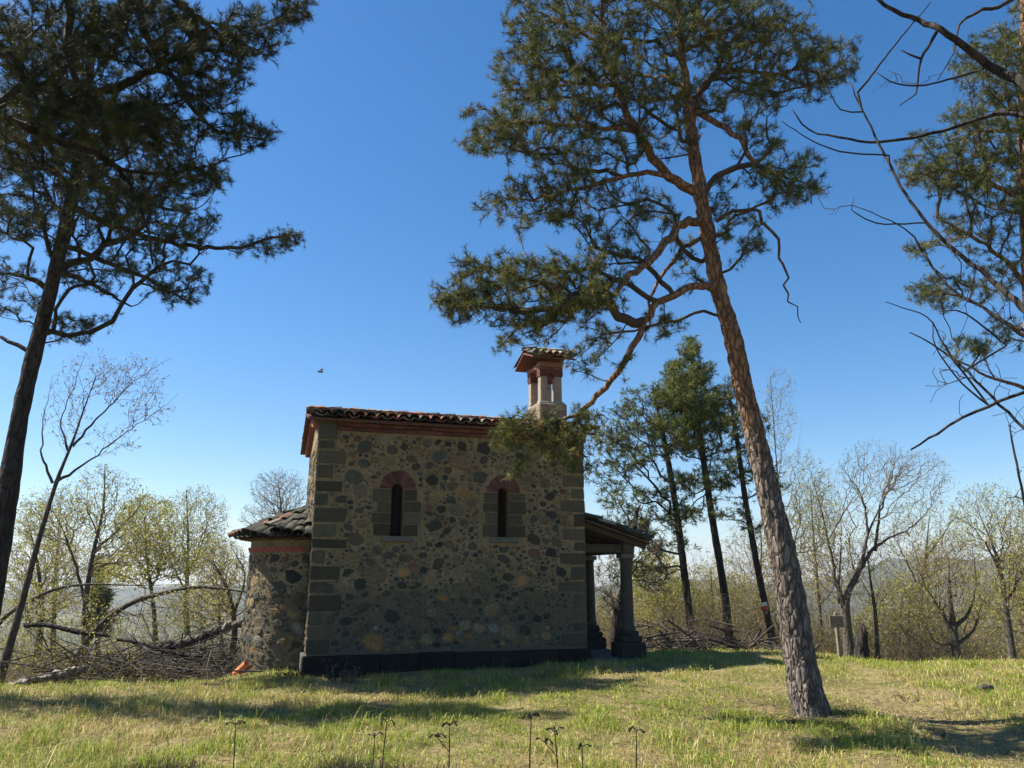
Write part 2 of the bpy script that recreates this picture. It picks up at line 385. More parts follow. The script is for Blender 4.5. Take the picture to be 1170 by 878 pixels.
# ---- brick cornice under the eaves (two stepped courses) and dentils on the gable verge
c = MB()
def brickc(): 
    g = random.uniform(0.6, 1.25); return (0.13 * g, 0.052 * g, 0.038 * g)
for row, (z0, z1, d) in enumerate(((4.135, 4.20, 0.045), (4.208, 4.272, 0.08), (4.28, 4.35, 0.12))):
    x = 0.31
    while x < L - .31:
        w = 0.24 * random.uniform(.95, 1.05); x1 = min(x + w, L - .31)
        c.box(x, x1 - 0.008, -d, 0.02, z0, z1, brickc(), j=0.003); x = x1
c.build('cornice', M_brick, chapel)
sl_ = rise / (W / 2); ang = math.atan(sl_)
for side in (0, 1):
    for half in (0, 1):
        d = MB()
        for i in range(11):
            y = 0.12 + i * 0.165; zt = H + sl_ * y - 0.02; yy = y if half == 0 else W - y
            x0, x1 = (-0.10, -0.002) if side == 0 else (L + .002, L + 0.10)
            d.box(x0, x1, yy - 0.05, yy + 0.05, zt - 0.20, zt - 0.07, (0.30, 0.115, 0.07), j=0.004)
        d.build('verge_dentils', M_brick, chapel)

# ---- barrel tiles
def tilec(lich=0.3, dark=.18):
    g = random.uniform(0.6, 1.2); r = random.random()
    if random.random() < dark: return (0.055 * g, 0.052 * g, 0.04 * g)
    if r < lich: return (0.27 * g, 0.235 * g, 0.18 * g)
    if r < lich + .18: return (0.07 * g, 0.06 * g, 0.05 * g)
    return (0.30 * g, 0.125 * g, 0.075 * g)
def half_tube(mb, P0, P1, up, side, r0, r1, convex=True, c=(1, 1, 1), n=7, th=0.016):
    """half-round clay tile from P0 (upper end) to P1 (lower end)"""
    P0 = np.array(P0, float); P1 = np.array(P1, float); up = np.array(up, float); side = np.array(side, float); vs = []
    for P, r in ((P0, r0), (P1, r1)):
        for off in (0, th):
            for i in range(n):
                a = math.pi * i / (n - 1); rr = r - off
                vs.append(P + side * rr * math.cos(a) + up * (rr * math.sin(a) * 0.8 if convex else (0.62 * r - rr * math.sin(a) * 0.62)))
    fs = []
    for i in range(n - 1):
        fs.append((i, i + 1, 2 * n + i + 1, 2 * n + i)); fs.append((n + i, 3 * n + i, 3 * n + i + 1, n + i + 1))
        fs.append((2 * n + i, 2 * n + i + 1, 3 * n + i + 1, 3 * n + i)); fs.append((i, n + i, n + i + 1, i + 1))
    mb.add(vs, fs, c)
def tiles(mb, O, across, down, width, length, pitch=0.19, rowl=0.33, lich=0.3, jit=0.008, dark=.15):
    """field of cover and pan tiles: O = upper corner, across/down unit vectors"""
    across = np.array(across, float); down = np.array(down, float); up = np.cross(across, down); up = up / np.linalg.norm(up)
    if up[2] < 0: up = -up
    nc = max(1, int(round(width / pitch))); pt = width / nc; nr = max(1, int(round(length / rowl))); rl = length / nr
    for i in range(nc):
        for j in range(nr):
            for cov in (0, 1):
                cen = np.array(O) + across * (pt * (i + 0.5 + (0 if cov else 0.5)) + random.gauss(0, jit))
                if not cov and i == nc - 1: continue
                a = cen + down * (rl * j - 0.05) + up * (0.045 if cov else 0.0); b = cen + down * (rl * (j + 1) + 0.03 + (random.gauss(0, .012))) + up * ((0.068 if cov else 0.022) + random.gauss(0, 0.005))
                sw = np.cross(up, down) + up * random.gauss(0, 0.04)
                half_tube(mb, a, b, up, sw, pt * 0.43, pt * 0.50, bool(cov), tilec(lich, dark))
oh = 0.24; ov = 0.2
r = MB()
dn = np.array((0, -math.cos(ang), -math.sin(ang))); sl_len = (W / 2 + oh) / math.cos(ang)
ridge_z = H + rise + 0.02
tiles(r, (-ov, W / 2, ridge_z), (1, 0, 0), dn, L + 2 * ov, sl_len)
tiles(r, (-ov, W / 2, ridge_z), (1, 0, 0), (0, math.cos(ang), -math.sin(ang)), L + 2 * ov, sl_len)
for i in range(16):                                              # ridge tiles
    x0 = -ov + i * (L + 2 * ov) / 16; half_tube(r, (x0, W / 2, ridge_z + .05), (x0 + 0.36, W / 2, ridge_z + .07), (0, 0, 1), (0, 1, 0), 0.11, 0.125, True, tilec(.2))
# boards below the tiles
for s in (1, -1):
    y0, y1 = W / 2, W / 2 - s * (W / 2 + oh - .03)
    z0, z1 = ridge_z - 0.02, ridge_z - 0.02 - (W / 2 + oh - .03) * sl_
    vs = [(-ov, y0, z0), (L + ov, y0, z0), (L + ov, y1, z1), (-ov, y1, z1)]
    vs += [(a, b, c_ - 0.045) for a, b, c_ in vs]
    r.add(vs, [(0, 1, 2, 3), (7, 6, 5, 4), (0, 4, 5, 1), (1, 5, 6, 2), (2, 6, 7, 3), (3, 7, 4, 0)], (0.12, 0.055, 0.038))
roof = r.build('roof', M_tile, chapel)

# ---- windows
for cx, z0, z1 in WIN:
    w = MB(); a = slit(cx, z0, z1, WR * 1.0, 0.22, 12); w.add(a, [tuple(range(len(a)))])
    for xx in (-0.035, 0.035): w.box(cx + xx - .006, cx + xx + .006, .19, .205, z0, z1 + .08)
    win = w.build('window', M_void, chapel)
    for s in (-1, 1):
        j = MB(); zz = z0
        while zz < z1 - 0.02:
            hh = min(random.uniform(0.17, 0.27), z1 - zz)
            if z1 - zz - hh < .1: hh = z1 - zz
            o_ = random.uniform(0.34, 0.46); xa, xb = sorted((cx + s * (WR + 0.002), cx + s * o_))
            j.box(xa, xb, -0.014, 0.03, zz + .009, zz + hh - 0.009, ash(), ch=0.006, j=0.003); zz += hh
        j.build('jamb_stones', M_ash, win)
    b = MB(); n = 17
    for i in range(n):
        a0, a1 = math.pi * (i + .06) / n, math.pi * (i + .94) / n; ro = 0.325 + random.uniform(-.012, .012)
        pts = [(cx + rr * math.cos(t), z1 + .005 + rr * math.sin(t)) for rr, t in ((WR + .003, a0), (ro, a0), (ro, a1), (WR + .003, a1))]
        vs = [(x, -0.016, zz) for x, zz in pts] + [(x, 0.03, zz) for x, zz in pts]
        b.add(vs, [(0, 1, 2, 3), (0, 4, 5, 1), (1, 5, 6, 2), (2, 6, 7, 3), (3, 7, 4, 0)], brickc())
    b.build('brick_arch', M_brick, win)
    s_ = MB(); s_.box(cx - 0.27, cx + 0.27, -0.06, 0.1, z0 - 0.105, z0 - 0.004, (0.12, 0.11, 0.085), ch=0.012, j=.004); s_.build('sill', M_ash, win)

# ---- apse
ACY, AR, AH = W / 2, 1.02, 2.26; AC = -0.03
def apse_pt(t, z, rr, fl=0.0):          # t: 0 = front side of the end wall, pi = back side
    rr = rr + fl
    if t < 0: return (AC - t * 0 + (-AC) * (-t), ACY - rr, z)
    if t > math.pi: return (AC + (-AC) * (t - math.pi), ACY + rr, z)
    return (AC - rr * math.sin(t), ACY - rr * math.cos(t), z)
ap = MB(); TN = 40; ts = [-1.0] + [math.pi * i / TN for i in range(TN + 1)] + [math.pi + 1.0]
zr = [(-0.4, .075), (0.0, .07), (0.25, .06), (0.45, .05), (1.0, .03), (1.6, .015), (AH + .1, 0)]
vs = [apse_pt(t, z, AR, f) for z, f in zr for t in ts]; n = len(ts)
ap.add(vs, [(k * n + i, k * n + n + i, k * n + n + i + 1, k * n + i + 1) for k in range(len(zr) - 1) for i in range(n - 1)], m=0)
flz = lambda z: float(np.interp(z, [a for a, b in zr], [b for a, b in zr]))
rub(ap, math.pi * AR + .4, AH - .25, lambda u, v, h: apse_pt((u - .2) / AR if u > .2 else (u - .2) * 2.0, v + 0.02, AR, flz(v + .02) + h),
    lambda u, v, r: v + .02 + r > 2.02, 21, rmax=.15)
apse = ap.build('apse', [M_mortar, M_stone], chapel)
sc = MB()
for i in range(30):
    t0 = math.pi * (i + .04) / 30; t1 = math.pi * (i + .96) / 30
    for za, zb, dd, sh in ((2.045, 2.085, 0.03, 0), (2.09, 2.13, 0.045, .5)):
        a0, a1 = [min(t + sh * math.pi / 30, math.pi) for t in (t0, t1)]
        v8 = [apse_pt(t, z, AR, f) for z in (za, zb) for t, f in ((a0, -.01), (a1, -.01), (a1, dd), (a0, dd))]
        sc.add(v8, [(0, 1, 2, 3), (7, 6, 5, 4), (2, 1, 5, 6), (3, 2, 6, 7), (0, 3, 7, 4), (1, 0, 4, 5)], (0.33, 0.09, 0.06))
sc.build('string_course', M_brick, apse)
ar = MB(); RO = AR + 0.27; apex = np.array((0.0, ACY, AH + .66)); NT_ = 24
for i in range(NT_ + 1):
    t = math.pi * i / NT_ ; t = -0.12 + (math.pi + .24) * i / NT_
    e = np.array((AC - RO * math.sin(t), ACY - RO * math.cos(t), AH + 0.03)); ap_ = apex + np.array((0, (e[1] - ACY) * 0.12, 0))
    dv = e - ap_; Ln = np.linalg.norm(dv); dv /= Ln; side = np.cross(dv, (0, 0, 1)); side /= np.linalg.norm(side); up = np.cross(side, dv); up = up if up[2] > 0 else -up
    for row in range(5):
        f0, f1 = row / 5, (row + 1) / 5
        if row < 2 and i % 2: continue
        if row < 1 and i % 4: continue
        wd = 0.035 + 0.085 * f1
        P0 = ap_ + dv * Ln * max(0, f0 - .04) + up * (0.04 + random.gauss(0, .012)); P1 = ap_ + dv * Ln * (f1 + .03 + random.uniform(-.04, .05)) + up * (0.075 + random.gauss(0, .028))
        half_tube(ar, P0, P1, up, side + up * random.gauss(0, .1), wd * .85, wd, True, tilec(.2, .85))
        if row >= 3:
            t2 = t + 0.5 * math.pi / NT_; e2 = np.array((AC - RO * math.sin(t2), ACY - RO * math.cos(t2), AH + 0.03)); d2 = e2 - ap_; L2 = np.linalg.norm(d2); d2 /= L2
            half_tube(ar, ap_ + d2 * L2 * f0, ap_ + d2 * L2 * (f1 + .02) + up * .02, up, side, wd * .8, wd * .85, False, tilec(.2, .85))
N2 = 30; vs = [tuple(apex)] + [(AC - (RO - .05) * math.sin(-.1 + (math.pi + .2) * i / N2), ACY - (RO - .05) * math.cos(-.1 + (math.pi + .2) * i / N2), AH + .02) for i in range(N2 + 1)]
vs += [(AC - (AR - .2) * math.sin(math.pi * i / N2), ACY - (AR - .2) * math.cos(math.pi * i / N2), AH - .04) for i in range(N2 + 1)]
ar.add(vs, [(0, i + 1, i + 2) for i in range(N2)] + [(1 + i, N2 + 2 + i, N2 + 3 + i, 2 + i) for i in range(N2)], (0.10, 0.06, 0.045))
ar.build('apse_roof', M_tile, apse)

# ---- portico: two round columns on pedestals, beams, lean-to tiled roof
PU = 5.98; PBV = (0.32, 2.2)
def column(v):
    gz = float(gh(AX + PU * math.cos(TH) - v * math.sin(TH), AY + PU * math.sin(TH) + v * math.cos(TH)))
    s = MB(); n = 20; prof = [(0.135, 0.60), (0.15, 0.62), (0.15, 0.66), (0.128, 0.69), (0.122, 0.9), (0.12, 1.3), (0.112, 1.8), (0.108, 1.90), (0.125, 1.92), (0.125, 1.95), (0.11, 1.96)]
    vs = [(PU + r_ * math.cos(a), v + r_ * math.sin(a), z) for r_, z in prof for a in np.linspace(0, 6.2832, n, endpoint=False)]
    s.add(vs, [(k * n + i, k * n + (i + 1) % n, k * n + n + (i + 1) % n, k * n + n + i) for k in range(len(prof) - 1) for i in range(n)], (0.06, 0.056, 0.044))
    col_ = s.build('column', M_ash, chapel, True)
    b = MB(); b.box(PU - .26, PU + .26, v - .26, v + .26, gz - .3, gz + .30, (0.032, 0.03, 0.025), ch=.02, j=.008)
    b.box(PU - .21, PU + .21, v - .21, v + .21, gz + .302, gz + .42, (0.035, 0.032, 0.027), ch=.03, j=.008); b.box(PU - .165, PU + .165, v - .165, v + .165, gz + .422, .598, (0.035, 0.032, 0.027), ch=.03, j=.006)
    b.build('pedestal', M_plinth, col_)
    cp = MB(); cp.box(PU - .14, PU + .14, v - .14, v + .14, 1.955, 2.045, (0.12, 0.11, 0.085), ch=.015); cp.build('capital', M_ash, col_)
for v in PBV: column(v)
b = MB()
b.box(PU - .11, PU + .11, PBV[0] - .18, PBV[1] + .3, 2.05, 2.24, (0.075, 0.06, 0.045), ch=.01); 
for v in PBV: b.box(L + .013, PU - .112, v - .09, v + .09, 2.06, 2.22, (0.07, 0.055, 0.04), ch=.008)
b.build('beam', M_wood, chapel)
for v in np.arange(0.1, 3.7, 0.5):
    rf = MB(); a = math.atan2(0.42, 1.33); Mx = Matrix.Translation((L + .02, v, 2.62)) @ Matrix.Rotation(a, 4, 'Y'); rf.box(0, 1.36, -.035, .035, -.09, -.005, (0.07, 0.05, 0.035), M=Mx); rf.build('rafter', M_wood, chapel)
pr = MB(); dv = np.array((1.33, 0, -0.42)); pl = np.linalg.norm(dv)
tiles(pr, (L + .02, -.12, 2.68), (0, 1, 0), dv / pl, W + .05, pl, rowl=.3, lich=.1, dark=.62)
vs = [(L + .015, -.12, 2.655), (L + .015, W - .07, 2.655), (L + 1.31, W - .07, 2.245), (L + 1.31, -.12, 2.245)]; vs += [(x, y, z - .03) for x, y, z in vs]
pr.add(vs, [(0, 1, 2, 3), (7, 6, 5, 4), (0, 4, 5, 1), (1, 5, 6, 2), (2, 6, 7, 3), (3, 7, 4, 0)], (0.08, 0.055, 0.04))
pr.build('portico_roof', M_tile, chapel)
# porch floor slab and door in the facade
fl = MB(); fl.box(L + .075, PU + .3, -.05, W, -.3, .13, (0.09, 0.085, 0.07), ch=.02); fl.build('porch_step', M_plinth, chapel)
dr_ = MB(); dr_.box(L + .002, L + .05, 1.4, 2.4, .335, 2.02, (0.09, 0.045, 0.03), ch=.01)
for y in np.arange(1.5, 2.4, .2): dr_.box(L + .05, L + .06, y, y + .16, .38, 1.98, (0.085, 0.045, 0.03))
dr_.build('door', M_wood, chapel)

# ---- belfry
BX, BY = 4.93, 1.55; bw, bd_ = 0.52, 0.86; bz = 5.11
bb = MB(); bb.box(BX - bw / 2 - .05, BX + bw / 2 + .05, BY - .12, BY + bd_ + .05, bz - .45, bz + .12, (0.22, 0.17, 0.12), ch=.015, j=.006)
bb.box(BX - bw / 2 - .03, BX + bw / 2 + .03, BY - .06, BY + bd_ + .03, bz + .121, bz + .17, (0.30, 0.26, 0.19), ch=.01)
bel = bb.build('belfry', M_ash, chapel)
for px_, py_ in ((0, 0), (1, 0), (0, 1), (1, 1)):
    s = MB(); x0 = BX - bw / 2 if px_ == 0 else BX + bw / 2 - .19; y0 = BY if py_ == 0 else BY + bd_ - .2
    s.box(x0, x0 + .19, y0, y0 + .2, bz + .172, bz + .22, (0.34, 0.29, 0.22), ch=.006)
    s.box(x0 + .012, x0 + .178, y0 + .012, y0 + .188, bz + .222, bz + .76, (0.29, 0.225, 0.165), ch=.012, j=.003)
    s.build('pillar', M_ash, bel)
    s = MB()
    for k in range(4): s.box(x0 - .004 - .006 * (k % 2), x0 + .194 + .006 * (k % 2), y0 - .004 - .006 * (k % 2), y0 + .204, bz + .762 + k * .052, bz + .808 + k * .052, tuple(v * 1.25 for v in brickc()), j=.002)
    s.build('brick_cap', M_brick, bel)
li = MB()
li.box(BX - bw / 2 - .015, BX + bw / 2 + .015, BY - .012, BY + .21, bz + .972, bz + 1.08, (0.25, 0.12, 0.08), ch=.006)
li.box(BX - bw / 2 - .015, BX + bw / 2 + .015, BY + bd_ - .21, BY + bd_ + .012, bz + .972, bz + 1.08, (0.25, 0.12, 0.08), ch=.006)
li.box(BX - bw / 2 - .01, BX - bw / 2 + .17, BY + .212, BY + bd_ - .212, bz + .975, bz + 1.06, (0.25, 0.12, 0.08)); li.box(BX + bw / 2 - .17, BX + bw / 2 + .01, BY + .212, BY + bd_ - .212, bz + .975, bz + 1.06, (0.25, 0.12, 0.08))
for s_x in (0,):   # brick arch filling between the near pillars
    for i in range(7): 
        xx = BX - .075 + i * .021; hh = .10 * (1 - math.sqrt(max(0, 1 - ((xx + .01 - BX) / .085) ** 2))) + .16
        li.box(xx, xx + .02, BY + .01, BY + .19, bz + .972 - hh + .02, bz + .971, brickc())
li.build('lintel', M_brick, bel)
bt = MB(); rz = bz + 1.38; ym = BY + bd_ / 2; hl = bd_ / 2 + .24; an = 0.36
for s in (-1, 1): tiles(bt, (BX - bw / 2 - .26, ym, rz), (1, 0, 0), (0, s * math.cos(an), -math.sin(an)), bw + .54, hl / math.cos(an), pitch=.155, rowl=.3, lich=.35, jit=.014)
for i in range(5): x0 = BX - bw / 2 - .26 + i * .24; half_tube(bt, (x0, ym, rz + .06), (x0 + .3, ym, rz + .085), (0, 0, 1), (0, 1, 0), .09, .105, True, tilec(.5))
xa, xb = BX - bw / 2 - .24, BX + bw / 2 + .25; dz = math.tan(an) * (hl - .02)
vs = [(xa, ym, rz - .01), (xb, ym, rz - .01), (xb, ym - hl + .02, rz - dz), (xa, ym - hl + .02, rz - dz), (xb, ym + hl - .02, rz - dz), (xa, ym + hl - .02, rz - dz)]
vs += [(x, y, z - .035) for x, y, z in vs]
bt.add(vs, [(0, 1, 2, 3), (1, 0, 5, 4), (9, 8, 7, 6), (10, 11, 6, 7), (2, 8, 9, 3), (4, 5, 11, 10), (0, 3, 9, 6), (5, 0, 6, 11), (1, 7, 8, 2), (4, 10, 7, 1)], (0.12, 0.05, 0.035))
bt.build('belfry_roof', M_tile, bel)
be = MB(); n = 14; prof = [(0.0, .86), (.03, .85), (.045, .8), (.05, .7), (.065, .62), (.095, .57), (.09, .57), (.0, .6)]
vs = [(BX + r_ * math.cos(a), ym + r_ * math.sin(a), bz + z) for r_, z in prof for a in np.linspace(0, 6.2832, n, endpoint=False)]
be.add(vs, [(k * n + i, k * n + (i + 1) % n, k * n + n + (i + 1) % n, k * n + n + i) for k in range(len(prof) - 1) for i in range(n)])
be.box(BX - .012, BX + .012, ym - .3, ym + .3, bz + .86, bz + .915); be.build('bell', M_metal, bel, True)

# ------------------------------------------------------------------ tree tools
def resample(pts, rad, step):
    """Catmull-Rom through pts"""
    P = np.array(pts, float); r_ = np.array(rad, float); Q = np.vstack([2 * P[0] - P[1], P, 2 * P[-1] - P[-2]]); o = []; rr = []
    for i in range(len(P) - 1):
        p0, p1, p2, p3 = Q[i:i + 4]; n = max(1, int(np.linalg.norm(p2 - p1) / step))
        for k in range(n):
            t = k / n; o.append(0.5 * ((2 * p1) + (p2 - p0) * t + (2 * p0 - 5 * p1 + 4 * p2 - p3) * t * t + (3 * p1 - p0 - 3 * p2 + p3) * t ** 3)); rr.append(r_[i] + (r_[i + 1] - r_[i]) * t)
    o.append(P[-1]); rr.append(r_[-1]); return np.array(o), np.array(rr)
def tube(pts, rad, k=8, disp=None, wob=0.0, seed=0):
    n = len(pts); T = norm(np.gradient(pts, axis=0)); ref = np.array((0.31, -0.9, 0.2)); A = norm(np.cross(T, ref)); B = np.cross(T, A)
    th = np.linspace(0, 2 * np.pi, k, endpoint=False); rr = np.repeat(rad[:, None], k, 1)
    if disp is not None:
        for i in range(n):
            for j in range(k):
                d_ = math.cos(th[j]) * A[i] + math.sin(th[j]) * B[i]; rr[i, j] += disp(pts[i], d_, rad[i])
    V = pts[:, None, :] + (np.cos(th)[None, :, None] * A[:, None] + np.sin(th)[None, :, None] * B[:, None]) * rr[..., None]
    V = V.reshape(-1, 3); i = np.arange(n - 1)[:, None] * k; j = np.arange(k)[None]
    F = np.stack([i + j, i + (j + 1) % k, i + k + (j + 1) % k, i + k + j], -1).reshape(-1, 4)
    V = np.vstack([V, pts[-1]]); c_ = len(V) - 1; b = (n - 1) * k
    F3 = np.array([(b + q_, b + (q_ + 1) % k, c_) for q_ in range(k)]); return V, F, F3
def frusta(P0, P1, r0, r1, k=4):
    """one open tapered prism per edge, vectorised"""
    T = norm(P1 - P0); ref = np.where(np.abs(T[:, 2:3]) > 0.9, np.array([[1.0, 0, 0]]), np.array([[0, 0, 1.0]])); A = norm(np.cross(T, ref)); B = np.cross(T, A)
    th = np.linspace(0, 2 * np.pi, k, endpoint=False); D = np.cos(th)[None, :, None] * A[:, None] + np.sin(th)[None, :, None] * B[:, None]
    V = np.concatenate([P0[:, None] + D * r0[:, None, None], P1[:, None] + D * r1[:, None, None]], 1).reshape(-1, 3)
    b = np.arange(len(P0))[:, None] * 2 * k; j = np.arange(k)[None]
    return V, np.stack([b + j, b + (j + 1) % k, b + k + (j + 1) % k, b + k + j], -1).reshape(-1, 4)
class Skel:
    def __init__(s): s.P = np.zeros((60000, 3)); s.par = np.full(60000, -1); s.len = np.zeros(60000); s.fix = np.zeros(60000, bool); s.rf = np.zeros(60000); s.tip = []; s.n = 0; s.at = np.ones(60000, bool)
    def add(s, p, par, fix=False, r_=0, att=True):
        i = s.n; s.P[i] = p; s.par[i] = par; s.len[i] = 0 if par < 0 else s.len[par] + np.linalg.norm(s.P[i] - s.P[par]); s.fix[i] = fix; s.rf[i] = r_; s.at[i] = att; s.n += 1; return i
    def near(s, p): return int(np.argmin(((s.P[:s.n] - p) ** 2).sum(1)))
    def path(s, pts, rad, att0=0.0):
        """a fixed limb, joined to the nearest node of what exists"""
        par = s.near(pts[0]) if s.n else -1
        for i, (p, r_) in enumerate(zip(pts, rad)): par = s.add(p, par, True, r_, i >= att0 * len(pts))
    def grow(s, A, bf=0.35, step=0.16, wig=0.12, seed=0, lead=0.45, up=0.0):
        r_ = np.random.default_rng(seed); A = np.array(A); base = s.P[:s.n][s.at[:s.n]]
        d = np.array([((base - a) ** 2).sum(1).min() for a in A])
        for a in A[np.argsort(d)]:
            c = np.sqrt(((s.P[:s.n] - a) ** 2).sum(1)) + bf * s.len[:s.n] + np.where(s.at[:s.n], 0, 1e3); j = int(np.argmin(c)); p = s.P[j]; D = np.linalg.norm(a - p)
            if D < 0.02: continue
            g = s.par[j]; dr = (p - s.P[g]) if g >= 0 else (a - p); dr = dr / max(1e-6, np.linalg.norm(dr)); dd = (a - p) / D
            c1 = p + (dr * .5 + dd * .5 + r_.normal(0, .25, 3)) * D * lead + np.array((0, 0, up * D)); m = max(2, int(D / step)); par = j
            for k in range(1, m + 1):
                t = k / m; q_ = (1 - t) ** 2 * p + 2 * t * (1 - t) * c1 + t * t * a
                if k < m: q_ = q_ + r_.normal(0, wig * step, 3)
                par = s.add(q_, par)
            s.tip.append(par)
    def finish(s, r0=0.004, pw=0.5):
        cnt = np.zeros(s.n)
        for t in s.tip: cnt[t] += 1
        for i in range(s.n - 1, -1, -1):
            if s.par[i] >= 0: cnt[s.par[i]] += cnt[i]
        s.cnt = cnt; rad = r0 * np.maximum(cnt, 1) ** pw; rad[:s.n][s.fix[:s.n]] = np.maximum(s.rf[:s.n][s.fix[:s.n]], 0); s.r = rad
        idx = np.nonzero((~s.fix[:s.n]) & (s.par[:s.n] >= 0))[0]; pa = s.par[idx]
        r1 = rad[idx]; r0_ = np.minimum(np.where(s.fix[pa], rad[idx] * 1.15, rad[pa]), rad[idx] * 1.25)
        return s.P[pa], s.P[idx], r0_, r1
def wood_mesh(sk, r0, pw, cut=0.0):
    P0, P1, a, b = sk.finish(r0, pw); big = b > 0.012
    Vs, Fs, o = [], [], 0
    for m_, k in ((big, 6), (~big, 3)):
        if m_.any(): V, F = frusta(P0[m_], P1[m_], a[m_], b[m_], k); Vs.append(V); Fs.append(F + o); o += len(V)
    return np.vstack(Vs), Fs
def tufts(pos, dr, n, ln, wd, spread, seed, cols, back=0.9):
    """needle tufts: n flat tapering needles bursting from every pos"""
    r_ = np.random.default_rng(seed); N = len(pos); dr = norm(dr)
    D = norm(dr[:, None] * 1.0 + r_.normal(0, spread, (N, n, 3))); B = pos[:, None] - dr[:, None] * (r_.random((N, n, 1)) * ln * back); Ls = ln * r_.uniform(.65, 1.15, (N, n, 1))
    S = norm(np.cross(D, r_.normal(0, 1, (N, n, 3)))) * wd / 2
    V = np.stack([B - S, B + S, B + D * Ls + S * .35, B + D * Ls - S * .35], 2).reshape(-1, 3)
    F = np.arange(N * n * 4).reshape(-1, 4)
    c = cols[r_.integers(0, len(cols), N)] * r_.uniform(.75, 1.25, (N, 1)); c = np.repeat(c, n * 4, 0)
    return V, F, c
def leaves(pos, per, ln, rad, seed, cols):
    r_ = np.random.default_rng(seed); N = len(pos); B = (pos[:, None] + r_.normal(0, rad, (N, per, 3))).reshape(-1, 3); M_ = len(B)
    D = norm(r_.normal(0, 1, (M_, 3))); S = norm(np.cross(D, r_.normal(0, 1, (M_, 3)))); l = ln * r_.uniform(.5, 1.2, (M_, 1))
    V = np.stack([B, B + D * l * .5 + S * l * .3, B + D * l, B + D * l * .5 - S * l * .3], 1).reshape(-1, 3)
    c = np.repeat(cols[r_.integers(0, len(cols), M_)] * r_.uniform(.7, 1.25, (M_, 1)), 4, 0); return V, np.arange(M_ * 4).reshape(-1, 4), c
NC = np.array([(0.06, 0.078, 0.024), (0.085, 0.102, 0.027), (0.145, 0.155, 0.035), (0.045, 0.062, 0.022), (0.21, 0.20, 0.055)])
NC_brown = np.array([(0.20, 0.10, 0.05), (0.14, 0.09, 0.045)])
LC = np.array([(0.34, 0.33, 0.06), (0.28, 0.30, 0.06), (0.38, 0.32, 0.10), (0.24, 0.23, 0.07)])
def crown_obj(name, parent, origin, parts, mats):
    V = []; F = []; C = []; mi = []; o = 0
    for v, fs, c, m in parts:
        for f in (fs if isinstance(fs, list) else [fs]): F.append(f + o); mi.append(m)
        V.append(v - origin); C.append(c if c is not None else np.full((len(v), 3), .1)); o += len(v)
    return link(name, mesh_np(name, np.vstack(V), F, np.vstack(C), mi), mats, parent)
def bark_disp(amp, sx=7, sz=2.2, seed=0.0):
    def f(p, d_, r_):
        q_ = Vector(((p[0] + d_[0] * r_) * sx, (p[1] + d_[1] * r_) * sx, p[2] * sz + seed)); v, _ = mn.voronoi(q_)
        return amp * (min(1.0, (v[1] - v[0]) * 2.2) - .5) + amp * .5 * mn.noise(q_ * 3)
    return f
def trunk_obj(name, parent, origin, pts, rad, mat, k=10, disp=None, flare=None, zg=0):
    V, F, F3 = tube(pts, rad, k, disp); return link(name, mesh_np(name, V - origin, [F, F3]), mat, parent, True)
def root(p, r_):
    g = float(gh(p[0][0], p[0][1])); dz = p[0][2] - g
    if dz > .05:
        n = max(2, int(dz / .12)); f = np.linspace(0, 1, n + 1)[:-1, None]; b = p[0] - (p[3] - p[0]) / max(.05, p[3][2] - p[0][2]) * dz * .4; b[2] = g - .08
        p = np.vstack([b * (1 - f) + p[0] * f, p]); r_ = np.concatenate([np.full(n, r_[0] * 1.08), r_])
    return p, r_
def pads(L_, seed, dens=1.0):
    """foliage masses given as photo ellipses with their own distance and depth -> attraction points"""
    r_ = np.random.default_rng(seed); o = []
    for px, py, rx, ry, Y, dY, n in L_:
        for _ in range(int(n * dens)):
            v = r_.normal(0, 1, 3); v /= np.linalg.norm(v); v *= r_.random() ** 0.30
            o.append(at(px + v[0] * rx, py + v[1] * ry, Y + v[2] * dY))
    return np.array(o)
def px_path(L_, Yf, step=0.15):
    """(px, py, width_px[, Y]) -> world polyline with radii"""
    P = []; r_ = []
    for e in L_:
        Y = e[3] if len(e) > 3 else Yf; P.append(at(e[0], e[1], Y)); r_.append(e[2] * pxm(e[1], Y) / 2)
    return resample(P, r_, step)

def needle_parts(sk, seed, n, ln, wd, per_tip, spread=.75, brown=0.0, cols=NC, cl=1.0):
    r_ = np.random.default_rng(seed); tips = np.array(sk.tip); pos = [sk.P[tips]]; dr = [sk.P[tips] - sk.P[sk.par[tips]]]
    for _ in range(per_tip):                                    # side shoots round each tip
        b = sk.P[tips]; d0 = norm(sk.P[tips] - sk.P[sk.par[tips]]); dd = norm(d0 * .5 + r_.normal(0, .8, b.shape) + np.array((0, 0, .35)))
        off = r_.uniform(.03, .14, (len(b), 1)) * cl; pos.append(b - d0 * r_.uniform(0, .20, (len(b), 1)) * cl + dd * off); dr.append(dd)
    P = np.vstack(pos); D = np.vstack(dr); isb = r_.random(len(P)) < brown; out = []
    V, F, c = tufts(P[~isb], D[~isb], n, ln, wd, spread, seed + 1, cols); out.append((V, F, c, 0))
    if isb.any(): V, F, c = tufts(P[isb], D[isb], n, ln, wd, spread, seed + 2, NC_brown); out.append((V, F, c, 0))
    # little stalks carrying the side shoots
    if per_tip:
        T = np.tile(sk.P[tips], (per_tip, 1)); Q = np.vstack(pos[1:]); V, F = frusta(T, Q, np.full(len(T), .003), np.full(len(T), .002), 3); out.append((V, F, None, 1))
    return out

